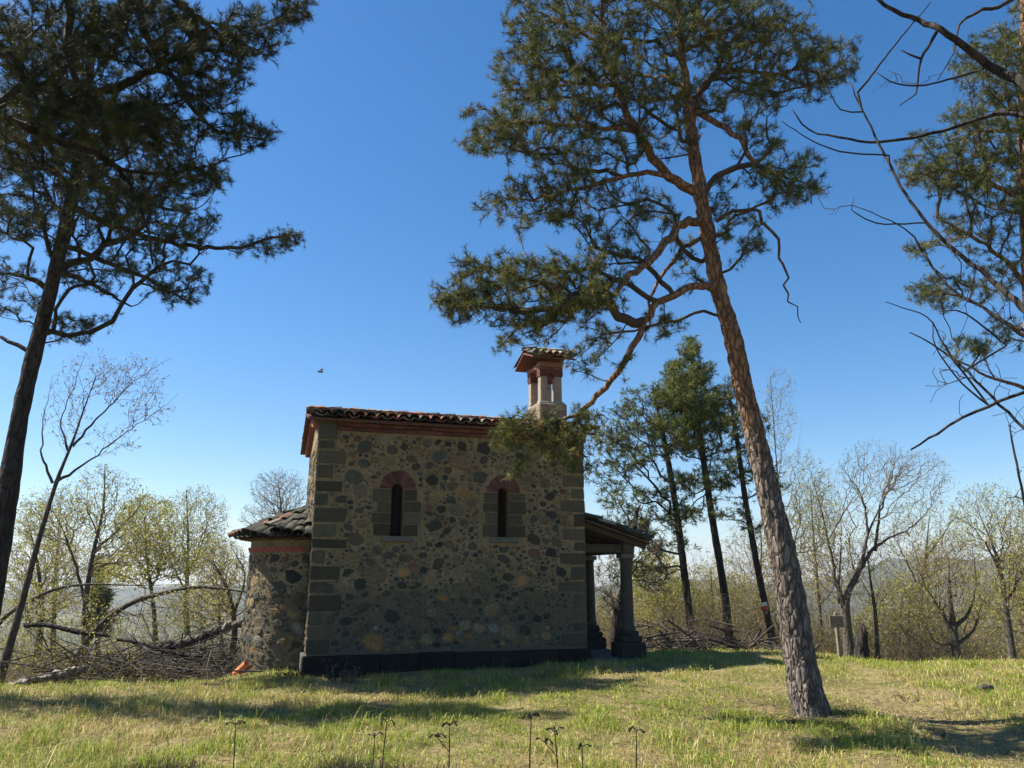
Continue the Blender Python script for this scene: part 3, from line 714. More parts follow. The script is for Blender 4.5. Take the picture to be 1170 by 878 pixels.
# ---- the big leaning pine
YM = 10.0
TR = [(930, 834, 62), (927, 815, 53), (920, 785, 46), (912, 740, 42), (898, 653, 38), (878, 562, 31), (856, 471, 27.5), (836, 380, 23.5), (822, 334, 21), (808, 264, 19.5), (797, 200, 17.5), (790, 150, 15), (784, 100, 12.5), (778, 50, 10), (775, 0, 8), (771, -55, 5)]
o0 = at(927, 815, YM)
pine = empty('pine_tree', tuple(o0), label='tall pine leaning left over the chapel with a thick reddish scaly trunk', cat='pine tree')
sk = Skel(); pts, rad = px_path(TR, YM, .045); rad = rad * .83; sk.path(pts[::4], rad[::4], .45)
trunk_obj('trunk', pine, o0, pts, rad, M_bark_main, 64, bark_disp(.022, 12, 3.6))
LIMBS = [
 [(799, 222, 14, 10), (772, 206, 13, 9.9), (746, 180, 12, 9.8), (727, 148, 11, 9.7), (712, 118, 9, 9.7), (698, 85, 8, 9.6), (690, 45, 6, 9.6), (686, 0, 5, 9.6), (680, -40, 3, 9.6)],
 [(806, 254, 12, 10), (780, 256, 12, 9.7), (760, 276, 11, 9.5), (741, 300, 10, 9.3), (715, 320, 8, 9.1), (690, 345, 6, 9), (650, 352, 5, 8.9), (600, 352, 4, 8.8), (555, 345, 3, 8.8), (515, 346, 2, 8.8)],
 [(818, 331, 10, 10), (795, 327, 10, 9.7), (768, 338, 10, 9.5), (745, 352, 9.5, 9.4), (732, 380, 9, 9.4), (712, 415, 8.5, 9.4), (690, 445, 8, 9.5), (668, 468, 7, 9.6), (640, 480, 4, 9.7), (600, 484, 3, 9.8), (575, 492, 2, 9.8)],
 [(806, 270, 6, 10), (780, 285, 5.5, 10.2), (757, 315, 5, 10.3), (744, 345, 4, 10.3), (738, 380, 3, 10.3)],
 [(772, 206, 8, 9.9), (740, 198, 7, 9.7), (700, 206, 6, 9.6), (660, 216, 5, 9.5), (620, 226, 4, 9.4), (580, 228, 3, 9.4)],
 [(728, 150, 7, 9.7), (690, 146, 6, 9.5), (650, 143, 5, 9.4), (600, 140, 4, 9.2), (548, 152, 2, 9.2)],
 [(704, 98, 6, 9.6), (660, 95, 5, 9.8), (615, 100, 4, 10), (570, 105, 2, 10.1)],
 [(692, 50, 5, 9.6), (650, 30, 4, 9.6), (600, 8, 2, 9.7)],
 [(790, 140, 10, 10), (801, 102, 8, 10.2), (822, 82, 7, 10.4), (870, 84, 5, 10.5), (925, 82, 3, 10.5)],
 [(796, 128, 9, 10), (830, 147, 8, 9.9), (849, 165, 7, 9.8), (861, 187, 6, 9.7), (884, 198, 4, 9.7), (932, 214, 2, 9.6)],
 [(818, 253, 8, 10), (845, 239, 7, 9.9), (861, 239, 6.5, 9.9), (877, 257, 6, 9.8), (892, 286, 5, 9.8), (896, 324, 4, 9.8), (906, 340, 3.2, 9.8), (915, 353, 2.5, 9.8), (911, 371, 1.5, 9.8)],
 [(780, 60, 7, 10), (820, 38, 6, 10.3), (870, 28, 4, 10.5), (920, 35, 2, 10.6)],
 [(775, 20, 6, 10), (740, 0, 5, 10), (700, -20, 3, 10)],
 [(786, 110, 7, 10), (770, 95, 6, 10.5), (745, 85, 4, 11), (700, 88, 3, 11.3)],
]
for k, L_ in enumerate(LIMBS):
    pts, rad = px_path(L_, YM, .11); rl = np.random.default_rng(k + 40); pts[2:] += rl.normal(0, .035 if k == 10 else .018, pts[2:].shape); rad = rad * (.62 if k == 10 else .85)
    sk.path(pts, rad, .999 if k == 10 else .22)
    ob = trunk_obj('limb', pine, o0, pts, rad, M_bark_main, 9)
    if k == 10: ob['label'] = 'bare crooked dead limb hanging down on the right'
PADS = [(600, 335, 95, 48, 8.7, .7, 230), (530, 348, 38, 24, 8.6, .5, 55), (665, 325, 55, 50, 8.9, .7, 110), (560, 310, 50, 26, 8.7, .5, 50),
 (600, 488, 42, 16, 9.8, .4, 44), (640, 500, 34, 20, 9.8, .4, 44), (580, 505, 20, 18, 9.8, .3, 18), (655, 525, 22, 22, 9.7, .3, 18), (620, 520, 26, 16, 9.8, .3, 20), (595, 538, 16, 12, 9.8, .2, 7), (668, 480, 20, 14, 9.6, .3, 14), (600, 392, 34, 18, 9.3, .4, 20), (685, 400, 45, 40, 9.5, .6, 40),
 (565, 150, 46, 34, 9.4, .8, 110), (630, 140, 65, 45, 9.5, 1.0, 150), (600, 90, 48, 42, 10, .9, 110), (660, 70, 75, 60, 9.8, 1.3, 260), (615, 22, 50, 45, 9.8, 1, 120),
 (600, 235, 55, 32, 9.5, .7, 70), (675, 235, 65, 36, 9.7, .9, 95), (640, 190, 60, 30, 9.5, .8, 80), (735, 70, 80, 62, 10.1, 1.4, 220), (750, 0, 100, 60, 10.2, 1.5, 280), (760, 140, 50, 50, 10.3, 1.1, 90), (700, 160, 40, 40, 9.9, .8, 70), (840, 10, 90, 50, 10.4, 1.3, 240),
 (870, 55, 80, 42, 10.5, 1.2, 220), (940, 72, 46, 34, 10.5, .7, 100), (845, 110, 60, 32, 10.3, .9, 100), (905, 105, 50, 22, 10.4, .6, 50), (900, 205, 48, 38, 9.7, .6, 110), (862, 160, 35, 30, 10, .6, 40),
 (850, 270, 30, 28, 9.9, .4, 40), (790, 300, 30, 40, 10.3, .5, 30), (745, 250, 40, 35, 10.1, .7, 40), (820, 225, 28, 24, 10.2, .4, 25), (755, 380, 30, 25, 9.8, .4, 22), (700, 285, 45, 30, 9.6, .6, 50), (690, -30, 120, 40, 10, 1.2, 100)]
sk.grow(pads(PADS, 3, .76), .32, .14, .14, 5, up=.05)
V, F = wood_mesh(sk, .0046, .47)
parts = [(V, F, None, 1)] + needle_parts(sk, 9, 19, .08, .0055, 5, .9, .05)
crown_obj('crown', pine, o0, parts, [M_needle, M_twig_pine])

# ---- left pine
def pine_px(label, YB, TRK, LM, PD, base_px, seed, n=18, ln=.085, wd=.0062, per=2, dens=1.0, mat=None, tw=None, step=.18, cols=NC, att=.3, bf=.35, cl=1.15, spread=.9):
    o_ = base_px if isinstance(base_px, np.ndarray) else at(*base_px, YB)
    e = empty('pine_tree', tuple(o_), label=label, cat='pine tree'); sk = Skel()
    pts, rad = root(*px_path(TRK, YB, .14)); sk.path(pts, rad, att)
    trunk_obj('trunk', e, o_, pts, rad, mat or M_bark_dark, 18, bark_disp(.015))
    for k, L_ in enumerate(LM):
        p_, r_ = px_path(L_, YB, .13); p_[2:] += np.random.default_rng(seed + k).normal(0, .014, p_[2:].shape); sk.path(p_, r_, .2); trunk_obj('limb', e, o_, p_, r_, mat or M_bark_dark, 7)
    sk.grow(pads(PD, seed, dens) if isinstance(PD, list) else PD, bf, step, .14, seed + 2, up=.04); V, F = wood_mesh(sk, .0042, .47)
    crown_obj('crown', e, o_, [(V, F, None, 1)] + needle_parts(sk, seed + 5, n, ln, wd, per, spread, .02, cols, cl), [M_needle, tw or M_twig_dark]); return e
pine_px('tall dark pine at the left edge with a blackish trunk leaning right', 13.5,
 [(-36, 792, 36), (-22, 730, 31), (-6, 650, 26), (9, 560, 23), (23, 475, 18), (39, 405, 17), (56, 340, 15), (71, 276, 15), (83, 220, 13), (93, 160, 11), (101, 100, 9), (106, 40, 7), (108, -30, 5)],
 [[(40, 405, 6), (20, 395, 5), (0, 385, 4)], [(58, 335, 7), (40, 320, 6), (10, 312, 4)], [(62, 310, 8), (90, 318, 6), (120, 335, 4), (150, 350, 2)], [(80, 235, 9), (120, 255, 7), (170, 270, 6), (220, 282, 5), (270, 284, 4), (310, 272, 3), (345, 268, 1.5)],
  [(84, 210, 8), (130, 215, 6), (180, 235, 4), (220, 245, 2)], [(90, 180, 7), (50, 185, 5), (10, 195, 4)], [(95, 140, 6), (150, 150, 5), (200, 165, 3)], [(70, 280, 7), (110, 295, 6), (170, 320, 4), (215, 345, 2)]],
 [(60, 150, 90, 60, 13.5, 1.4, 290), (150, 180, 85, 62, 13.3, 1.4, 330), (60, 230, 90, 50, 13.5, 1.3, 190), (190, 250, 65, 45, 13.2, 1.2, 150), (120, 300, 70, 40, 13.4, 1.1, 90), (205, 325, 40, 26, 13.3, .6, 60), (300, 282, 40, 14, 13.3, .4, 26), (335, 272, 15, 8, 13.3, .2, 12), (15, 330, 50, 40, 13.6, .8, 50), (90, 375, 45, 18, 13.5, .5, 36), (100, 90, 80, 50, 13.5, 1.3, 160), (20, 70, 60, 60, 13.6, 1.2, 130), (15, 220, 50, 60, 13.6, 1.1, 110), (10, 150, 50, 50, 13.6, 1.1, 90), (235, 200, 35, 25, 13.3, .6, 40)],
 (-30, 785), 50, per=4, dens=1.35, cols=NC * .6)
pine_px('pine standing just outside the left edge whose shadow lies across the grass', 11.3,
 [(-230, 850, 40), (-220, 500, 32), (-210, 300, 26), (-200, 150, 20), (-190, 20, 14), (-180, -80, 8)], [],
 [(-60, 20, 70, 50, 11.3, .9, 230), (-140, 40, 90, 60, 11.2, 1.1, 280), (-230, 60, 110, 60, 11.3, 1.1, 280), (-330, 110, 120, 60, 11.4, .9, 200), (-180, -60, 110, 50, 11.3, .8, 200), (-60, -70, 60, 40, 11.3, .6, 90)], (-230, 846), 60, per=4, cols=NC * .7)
# dark boughs of a nearer pine whose trunk stands left of the frame
Cb = np.array([-5.6, 5.2, float(gh(-5.6, 5.2))])
cp_, cr_ = resample([Cb + (0, 0, -.1), Cb + (.1, 0, 2.5), Cb + (.2, .1, 5), Cb + (.35, .2, 7.5), Cb + (.5, .3, 10)], [.21, .18, .15, .11, .05], .15)
tp = lambda h: at_trunk(h)
def limb3(L_): return L_
def world_limb(h, L_, w0):
    P = [Cb + np.array((h * .045, h * .03, h))]; r_ = [w0]
    for px, py, w, Y in L_: P.append(at(px, py, Y)); r_.append(w * pxm(py, Y) / 2)
    return P, r_
e = empty('pine_tree', tuple(Cb), label='near pine whose dark drooping boughs hang into the upper left corner', cat='pine tree')
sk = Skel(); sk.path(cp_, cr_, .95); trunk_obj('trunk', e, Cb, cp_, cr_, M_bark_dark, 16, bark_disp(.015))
for k, (h, L_) in enumerate([(4.6, [(-60, 120, 12, 5.8), (0, 135, 11, 6.2), (60, 160, 9, 6.4), (125, 185, 7, 6.6), (160, 235, 4, 6.7), (175, 300, 2, 6.7)]), (6.2, [(-40, -20, 10, 5.8), (70, -10, 10, 6.2), (78, 60, 8, 6.3), (98, 110, 6, 6.4), (130, 140, 4, 6.4), (150, 190, 2, 6.4)]),
   (6.6, [(40, -60, 10, 6), (145, -5, 9, 6.3), (170, 45, 8, 6.4), (200, 92, 6, 6.5), (240, 145, 4, 6.6), (300, 160, 2, 6.7)]), (6.8, [(120, -80, 10, 6.2), (190, -10, 7, 6.4), (245, 35, 5, 6.5), (300, 60, 3, 6.6)]), (6.9, [(160, -90, 9, 6.3), (270, -30, 6, 6.6), (325, 2, 4, 6.7), (350, 22, 2, 6.7)]), (5.4, [(-60, 40, 9, 5.8), (0, 50, 8, 6.1), (30, 95, 6, 6.2), (55, 130, 3, 6.3)])]):
    P, r_ = world_limb(h, L_, .05); p_, q_ = resample(P, r_, .1); p_[2:] += np.random.default_rng(k).normal(0, .01, p_[2:].shape); sk.path(p_, q_, .3); trunk_obj('limb', e, Cb, p_, q_, M_bark_dark, 7)
PDc = [(60, 40, 90, 55, 6.3, .6, 170), (165, 35, 80, 50, 6.4, .6, 170), (240, 75, 60, 55, 6.5, .5, 110), (275, 150, 48, 22, 6.6, .4, 40), (285, 40, 45, 32, 6.5, .4, 55), (335, 12, 30, 18, 6.7, .3, 24), (130, 130, 80, 45, 6.4, .5, 110), (190, 140, 55, 40, 6.5, .5, 60), (40, 130, 60, 50, 6.3, .5, 80), (215, 205, 40, 22, 6.6, .3, 28), (120, 230, 60, 40, 6.6, .4, 50)]
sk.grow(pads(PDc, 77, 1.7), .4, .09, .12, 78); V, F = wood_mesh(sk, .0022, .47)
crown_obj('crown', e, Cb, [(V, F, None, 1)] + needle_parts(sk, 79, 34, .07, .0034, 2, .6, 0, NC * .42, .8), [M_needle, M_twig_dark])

# ---- right edge pine
pine_px('pine at the right edge with orange trunk and ragged green crown', 13.0,
 [(1196, 790, 30), (1192, 600, 25), (1186, 480, 21), (1180, 380, 18), (1176, 300, 16), (1172, 200, 14), (1170, 100, 11), (1170, 0, 7), (1170, -60, 4)],
 [[(1178, 340, 7), (1150, 300, 5), (1110, 270, 4), (1070, 250, 2)], [(1180, 390, 6), (1150, 370, 4), (1100, 340, 3), (1060, 335, 1.5)], [(1174, 230, 7), (1130, 210, 5), (1080, 195, 4), (1040, 200, 2)], [(1172, 150, 6), (1130, 150, 4), (1085, 160, 2)], [(1171, 60, 5), (1140, 50, 3)], [(1184, 450, 5), (1130, 430, 3), (1090, 410, 2)]],
 [(1140, 75, 52, 45, 13, 1, 130), (1185, 60, 50, 70, 13, 1, 90), (1135, 145, 60, 40, 13, 1, 140), (1075, 195, 58, 32, 13, .9, 110), (1140, 210, 60, 40, 13, 1, 110), (1055, 158, 20, 9, 12.8, .3, 8), (1110, 265, 55, 25, 13, .7, 44), (1050, 285, 24, 9, 13, .3, 10), (1075, 335, 42, 20, 13, .6, 34), (1130, 320, 40, 25, 13, .6, 30), (1100, 400, 35, 16, 13, .5, 20), (1150, 380, 30, 25, 13, .5, 16), (1200, 250, 60, 120, 13, 1, 90)],
 (1196, 780), 90, mat=M_bark_main, dens=1.6, tw=M_twig_pine, per=4)

# ---- pines standing beyond the portico
def auto_pine(label, YB, TRK, PD, seed, cols=NC, dens=1.0, mark=False, **k):
    b = TRK[0]; o_ = at(b[0], b[1], YB); o_[2] = float(gh(o_[0], o_[1])); TRK = list(TRK)
    e = pine_px(label, YB, TRK, [], PD, at(b[0], b[1], YB), seed, cols=cols, dens=dens, **k); return e
NCy = np.array([(0.13, 0.15, 0.03), (0.17, 0.175, 0.038), (0.09, 0.12, 0.03)])
auto_pine('left of three slim pines beyond the portico, sparse low crown', 23, [(794, 756, 9.5), (785, 680, 8.5), (775, 600, 7.5), (764, 530, 6), (752, 470, 4), (745, 440, 3)],
 [(735, 470, 38, 30, 23, 1.6, 120), (700, 490, 32, 22, 23, 1.3, 60), (725, 520, 42, 22, 23, 1.5, 90), (700, 540, 36, 16, 23, 1.2, 50), (720, 570, 44, 16, 23, 1.5, 70), (745, 600, 42, 16, 23, 1.3, 50), (770, 560, 30, 24, 23, 1.2, 50), (740, 650, 26, 20, 23, .9, 40), (710, 600, 34, 14, 23, 1.2, 50), (690, 505, 24, 18, 23, 1.1, 40), (765, 500, 34, 24, 23, 1.3, 80), (760, 620, 40, 12, 23, 1.2, 36)], 101, cl=1.8, n=10, ln=.14, wd=.018, per=2, step=.3)
auto_pine('middle slim pine beyond the portico with a dense pointed yellow-green crown', 23.5, [(836, 756, 10), (828, 680, 9), (815, 600, 8), (803, 520, 7), (795, 460, 5), (790, 400, 3), (787, 388, 1.5)],
 [(788, 400, 14, 14, 23.5, .6, 50), (787, 425, 32, 16, 23.5, 1.2, 150), (790, 455, 46, 20, 23.5, 1.6, 230), (785, 485, 50, 18, 23.5, 1.7, 190), (800, 512, 42, 14, 23.5, 1.4, 80), (800, 550, 44, 16, 23.5, 1.4, 80), (790, 590, 36, 12, 23.5, 1.2, 40), (815, 475, 34, 22, 23.5, 1.3, 90), (765, 450, 26, 18, 23.5, 1.1, 70)], 111, cols=NCy, cl=1.8, n=10, ln=.14, wd=.018, per=3, step=.3, att=.5)
tp_ = auto_pine('right slim pine beyond the portico with a red and white paint mark on its trunk', 22.5, [(889, 762, 8.5), (876, 700, 8), (862, 630, 7), (850, 560, 6), (840, 490, 5), (832, 450, 3)],
 [(838, 450, 22, 20, 22.5, 1.1, 50), (850, 490, 30, 24, 22.5, 1.3, 80), (845, 530, 36, 18, 22.5, 1.3, 60), (870, 545, 24, 14, 22.5, .9, 30), (830, 580, 28, 16, 22.5, 1.0, 30), (860, 600, 26, 12, 22.5, .9, 20), (885, 560, 20, 10, 22.5, .6, 14)], 121, cl=1.8, n=10, ln=.14, wd=.018, per=2, step=.3, cols=NC * .9)
o_ = np.array(tp_.location)
for (pa, pb, colr) in (((872.6, 688), (873.8, 692), (0.6, 0.57, 0.5)), ((873.8, 692), (875, 696), (0.42, 0.05, 0.035))):
    a_, b_ = at(*pa, 22.5), at(*pb, 22.5); P = np.array([a_, (a_ + b_) / 2, b_]); V, F, F3 = tube(P, np.full(3, .128), 24)
    V = V - o_; cen = V[:, :2].mean(0); F = F[[(V[f][:, 0].mean() < cen[0] + .05) and (V[f][:, 1].mean() < cen[1] + .04) for f in F]]
    link('paint_mark', mesh_np('paint_mark', V, [F]), NT('trail_paint').out(colr, .7), tp_)
auto_pine('dark crooked tree trunk seen between the portico columns', 19.5, [(702, 752, 13), (703, 720, 11), (708, 690, 10), (716, 660, 9), (722, 620, 7), (728, 580, 5)],
 [(700, 650, 20, 26, 19.5, .8, 40), (735, 620, 30, 30, 19.5, 1, 60), (690, 690, 14, 20, 19.5, .6, 16), (745, 660, 20, 20, 19.5, .8, 30)], 131, n=6, ln=.2, wd=.018, per=1, step=.2, cols=np.array([(0.06, 0.06, 0.035), (0.09, 0.08, 0.05)]))
auto_pine('small dark conifer far behind the bare trees on the left', 42, [(112, 735, 5), (112, 680, 4), (113, 632, 2)],
 [(113, 650, 10, 14, 42, .8, 60), (112, 680, 17, 16, 42, 1.3, 90), (112, 712, 22, 16, 42, 1.6, 90)], 141, n=6, ln=.35, wd=.05, per=2, step=.5, cols=NC * .8, att=.1)

# ------------------------------------------------------------------ bare and budding trees
def bare_px(label, YB, TRK, LM, PD, seed, r0=.0035, pw=.5, leafn=0, leafl=.05, cols=LC, mat=None, step=.2, bf=.5, att=.35, name='bare_tree', group=None, base=None, lr=.05, tw=None, k0=9, cat='tree', dn=3.4):
    p_, q_ = px_path(TRK, YB, .14); q_ = q_ * np.linspace(1, .42, len(q_)); p_, q_ = root(p_, q_); o_ = p_[0].copy() if base is None else base
    e = empty(name, tuple(o_), label=label, cat=cat, group=group); sk = Skel(); sk.path(p_, q_, att); trunk_obj('trunk', e, o_, p_, q_, mat or M_bark_grey, k0, bark_disp(.006))
    for k, L_ in enumerate(LM):
        a_, b_ = px_path(L_, YB, .12); b_ = b_ * np.linspace(.85, .3, len(b_)); a_[2:] += np.random.default_rng(seed + k).normal(0, .012, a_[2:].shape); sk.path(a_, b_, .15); trunk_obj('limb', e, o_, a_, b_, mat or M_bark_grey, 6)
    sk.grow(pads(PD, seed, dn), bf, step, .2, seed + 1, lead=.38, up=.02); V, F = wood_mesh(sk, r0 * .52, pw); parts = [(V, F, None, 1)]
    leafn = int(math.ceil(leafn * .6))
    if leafn: v, f, c = leaves(sk.P[np.array(sk.tip)], leafn, leafl, lr, seed + 3, cols); parts.append((v, f, c, 0))
    crown_obj('crown', e, o_, parts, [M_leaf, tw or M_twig]); return e
BUD = np.array([(0.16, 0.12, 0.09), (0.22, 0.2, 0.08)])
bare_px('slender bare tree leaning right beside the left pine, fan of fine budding twigs', 15.5,
 [(-2, 782, 11), (22, 700, 9), (44, 618, 8), (65, 550, 7), (83, 505, 5), (95, 470, 4), (110, 430, 2)],
 [[(65, 550, 5), (100, 528, 3), (150, 490, 2), (190, 462, 1.2), (203, 450, .8)], [(83, 510, 4), (110, 480, 3), (150, 440, 2), (195, 408, 1)], [(60, 552, 4), (48, 520, 3), (50, 480, 2), (60, 430, 1)], [(77, 515, 3), (70, 480, 2), (85, 440, 1.5), (98, 405, 1)]],
 [(150, 430, 45, 28, 15.5, .8, 70), (170, 465, 32, 22, 15.5, .6, 40), (110, 430, 45, 32, 15.5, .8, 60), (75, 470, 30, 40, 15.5, .6, 40), (130, 500, 40, 20, 15.5, .6, 24)], 201, .0032, .45, 2, .045, BUD, step=.14, lr=.015)
bare_px('bare tree with dark forked trunk rising behind the fallen log', 21, [(98, 768, 9), (97, 700, 8), (105, 640, 7), (118, 580, 5), (120, 530, 2)],
 [[(98, 690, 5), (84, 640, 4), (70, 600, 3), (50, 570, 1.5)], [(108, 630, 4), (150, 590, 3), (170, 560, 1.5)]],
 [(120, 570, 50, 40, 21, 1.6, 170), (60, 590, 50, 35, 21, 1.4, 120), (150, 620, 50, 30, 21, 1.4, 110)], 211, .005, .45, 5, .06, LC, step=.25)
bare_px('small tree in fresh yellow-green leaf left of the apse, round airy crown', 24, [(178, 758, 7), (176, 700, 6), (168, 640, 5), (165, 590, 3)],
 [[(172, 660, 3), (150, 630, 2), (130, 610, 1.2)]], [(168, 600, 38, 36, 24, 1.6, 200), (150, 650, 40, 24, 24, 1.5, 110), (200, 640, 30, 24, 24, 1.3, 70)], 221, .005, .42, 14, .07, LC, step=.3, name='leafing_tree')
bare_px('pale budding tree just left of the apse roof, twiggy upright crown', 26, [(215, 755, 8), (213, 690, 7), (215, 620, 5), (213, 560, 2)],
 [[(214, 660, 3), (232, 610, 2), (245, 580, 1)], [(214, 680, 3), (190, 630, 2), (185, 600, 1)]], [(225, 590, 40, 34, 26, 1.7, 210), (205, 630, 45, 34, 26, 1.7, 170), (245, 640, 26, 34, 26, 1.3, 90)], 231, .0055, .42, 6, .06, LC, step=.3, name='leafing_tree')
bare_px('leafless treetop showing above the apse roof', 30, [(322, 745, 9), (320, 660, 7), (322, 600, 5), (318, 550, 2)], [], [(320, 560, 36, 26, 30, 1.6, 220), (305, 590, 34, 20, 30, 1.5, 120), (335, 600, 30, 30, 30, 1.4, 80)], 241, .006, .42, 2, .05, BUD, step=.35)
bare_px('twisted dark bare tree leaning over the log beside the apse', 19, [(262, 762, 9), (268, 720, 8), (262, 680, 7), (245, 645, 5), (236, 640, 3)], [[(268, 700, 4), (280, 660, 3), (262, 620, 2)], [(264, 690, 4), (240, 690, 3), (215, 668, 2)]],
 [(250, 640, 35, 30, 19, 1.0, 90), (225, 690, 40, 34, 19, 1.1, 110), (265, 665, 26, 40, 19, 1, 90)], 251, .005, .45, 3, .05, LC, step=.2)
bare_px('pale leafing tree behind the arched trunk at far left', 28, [(40, 765, 9), (48, 700, 7), (42, 640, 5), (30, 590, 2)], [], [(40, 620, 50, 50, 28, 2, 190), (30, 680, 50, 40, 28, 2, 140), (85, 660, 34, 40, 28, 1.6, 90)], 256, .006, .42, 9, .075, LC, step=.35, name='leafing_tree')
# right-hand side
bare_px('spreading bare tree with forked limbs right of the big pine', 19.5, [(972, 768, 15), (969, 730, 13), (966, 695, 12), (970, 675, 9), (985, 640, 7), (992, 610, 5), (1010, 570, 3)],
 [[(966, 700, 8), (955, 660, 6), (945, 610, 4), (932, 560, 2), (924, 530, 1)], [(972, 672, 8), (994, 632, 6), (1016, 615, 4), (1045, 600, 3), (1075, 565, 1.5)], [(992, 610, 4), (985, 570, 3), (960, 530, 1)], [(1000, 630, 5), (1005, 590, 4), (1020, 540, 2), (1024, 505, 1)], [(958, 690, 4), (960, 640, 3), (962, 590, 1.5)]],
 [(1050, 545, 42, 34, 19.5, 1.3, 150), (1000, 535, 48, 34, 19.5, 1.4, 150), (950, 575, 38, 44, 19.5, 1.2, 110), (1000, 590, 60, 40, 19.5, 1.4, 120), (930, 640, 30, 40, 19.5, 1, 60), (960, 650, 40, 40, 19.5, 1, 70)], 301, .0042, .44, 1, .045, LC, step=.2, mat=M_bark_grey)
bare_px('low bare tree with a dark stout forked trunk near the right edge of the clearing', 21, [(1094, 770, 12), (1092, 740, 11), (1089, 716, 10), (1085, 680, 7), (1084, 640, 3)],
 [[(1088, 722, 7), (1070, 690, 4), (1055, 665, 3), (1045, 640, 1.5)], [(1092, 735, 6), (1070, 735, 4), (1055, 712, 3)], [(1090, 718, 7), (1106, 700, 5), (1115, 670, 3.5), (1112, 625, 2)], [(1092, 738, 6), (1112, 720, 5), (1122, 690, 3)]],
 [(1085, 640, 48, 34, 21, 1.5, 200), (1060, 680, 34, 30, 21, 1.2, 90), (1115, 680, 30, 34, 21, 1.2, 90)], 311, .0048, .44, 3, .055, LC, step=.2, mat=M_bark_grey)
bare_px('slim leaning tree with pale bark between the two bare trees', 22, [(1004, 768, 6), (1000, 700, 5.5), (994, 660, 4), (990, 620, 2)], [], [(990, 630, 34, 26, 22, 1.2, 70), (1000, 670, 30, 24, 22, 1, 40)], 321, .004, .44, 4, .05, LC, step=.25)
bare_px('pale leafing tree at the right edge, twigs spreading over the hill', 18, [(1160, 775, 10), (1150, 700, 8), (1140, 640, 6), (1120, 590, 3)], [[(1145, 660, 4), (1125, 620, 3), (1100, 590, 1.5)], [(1150, 690, 4), (1175, 640, 3), (1190, 600, 2)]],
 [(1130, 590, 50, 40, 18, 1.4, 190), (1170, 620, 50, 50, 18, 1.5, 160), (1145, 670, 44, 40, 18, 1.2, 110)], 331, .004, .44, 5, .05, LC, step=.2, name='leafing_tree')
bare_px('budding tree partly hidden behind the big leaning trunk', 26, [(915, 762, 9), (912, 690, 7), (900, 620, 5), (890, 560, 3), (880, 430, 1.5)], [], [(890, 470, 22, 50, 26, 1.2, 70), (915, 560, 34, 50, 26, 1.6, 150), (935, 620, 34, 50, 26, 1.6, 130), (880, 640, 30, 50, 26, 1.5, 90)], 341, .005, .43, 4, .06, LC, step=.35)
bare_px('young leafing tree with bright yellow-green leaves beyond the portico', 27, [(755, 757, 6), (758, 700, 5), (762, 640, 3)], [], [(752, 660, 34, 36, 27, 1.7, 170), (740, 700, 36, 26, 27, 1.6, 120), (785, 690, 28, 26, 27, 1.4, 80)], 351, .005, .43, 14, .075, LC * 1.1, step=.35, name='leafing_tree')
bare_px('leafing tree between the slim pines and the big trunk', 29, [(822, 757, 6), (815, 700, 5), (812, 650, 3)], [], [(815, 670, 40, 36, 29, 1.8, 170), (850, 690, 34, 34, 29, 1.6, 120), (800, 710, 40, 26, 29, 1.6, 90)], 361, .005, .43, 8, .07, LC, step=.35, name='leafing_tree')
bare_px('hazy leafing tree low on the slope left of the stout forked tree', 33, [(1040, 765, 6), (1038, 720, 5), (1040, 680, 3)], [], [(1035, 690, 44, 34, 33, 2.2, 200), (1065, 715, 34, 24, 33, 1.8, 110), (1000, 715, 34, 24, 33, 1.8, 110)], 371, .006, .43, 9, .085, LC, step=.4, name='leafing_tree')

bare_px('fine-twigged grey tree rising over the scrub between the forked bare tree and the stout one', 34, [(1050, 765, 7), (1052, 690, 6), (1058, 630, 4), (1062, 590, 2)], [[(1054, 680, 4), (1030, 630, 2.5), (1015, 600, 1)], [(1057, 640, 3), (1085, 600, 2), (1100, 575, 1)]], [(1060, 610, 55, 45, 34, 2.4, 220), (1030, 650, 45, 36, 34, 2.2, 120), (1090, 640, 45, 40, 34, 2.2, 120)], 381, .0065, .42, 3, .08, LC, step=.45)
bare_px('twiggy tree with reddish buds beyond the slim pines', 36, [(862, 760, 7), (866, 690, 6), (870, 630, 4), (868, 600, 2)], [], [(868, 630, 46, 40, 36, 2.4, 190), (840, 670, 44, 34, 36, 2.2, 120), (900, 680, 44, 34, 36, 2.2, 120)], 391, .0065, .42, 4, .08, np.array([(.25, .17, .09), (.30, .27, .08)]), step=.45)
bare_px('tall thin leafing tree just right of the big trunk', 30, [(940, 762, 6), (936, 690, 5), (930, 620, 4), (926, 560, 2)], [], [(930, 590, 36, 46, 30, 1.9, 160), (945, 650, 40, 40, 30, 1.9, 130)], 395, .0055, .42, 5, .075, LC, step=.4, name='leafing_tree')
bare_px('bushy leafing tree at the far right edge of the scrub', 26, [(1185, 765, 8), (1180, 700, 6), (1175, 640, 4)], [], [(1170, 650, 40, 50, 26, 1.8, 200), (1140, 700, 44, 36, 26, 1.8, 160)], 397, .0055, .42, 9, .07, LC, step=.35, name='leafing_tree')
bare_px('misty thin-twigged tree between the left pine and the bent trunks', 34, [(60, 755, 7), (62, 690, 6), (66, 620, 4), (70, 570, 2)], [], [(70, 600, 50, 44, 34, 2.4, 190), (40, 650, 50, 40, 34, 2.3, 140), (110, 640, 44, 40, 34, 2.2, 140)], 398, .0065, .42, 5, .08, LC, step=.45)
bare_px('yellowish leafing tree filling the gap left of the apse', 22, [(256, 758, 6), (250, 700, 5), (246, 650, 3)], [], [(250, 650, 34, 40, 22, 1.5, 160), (225, 700, 44, 34, 22, 1.5, 150)], 399, .0045, .42, 6, .055, LC, step=.3, name='leafing_tree')

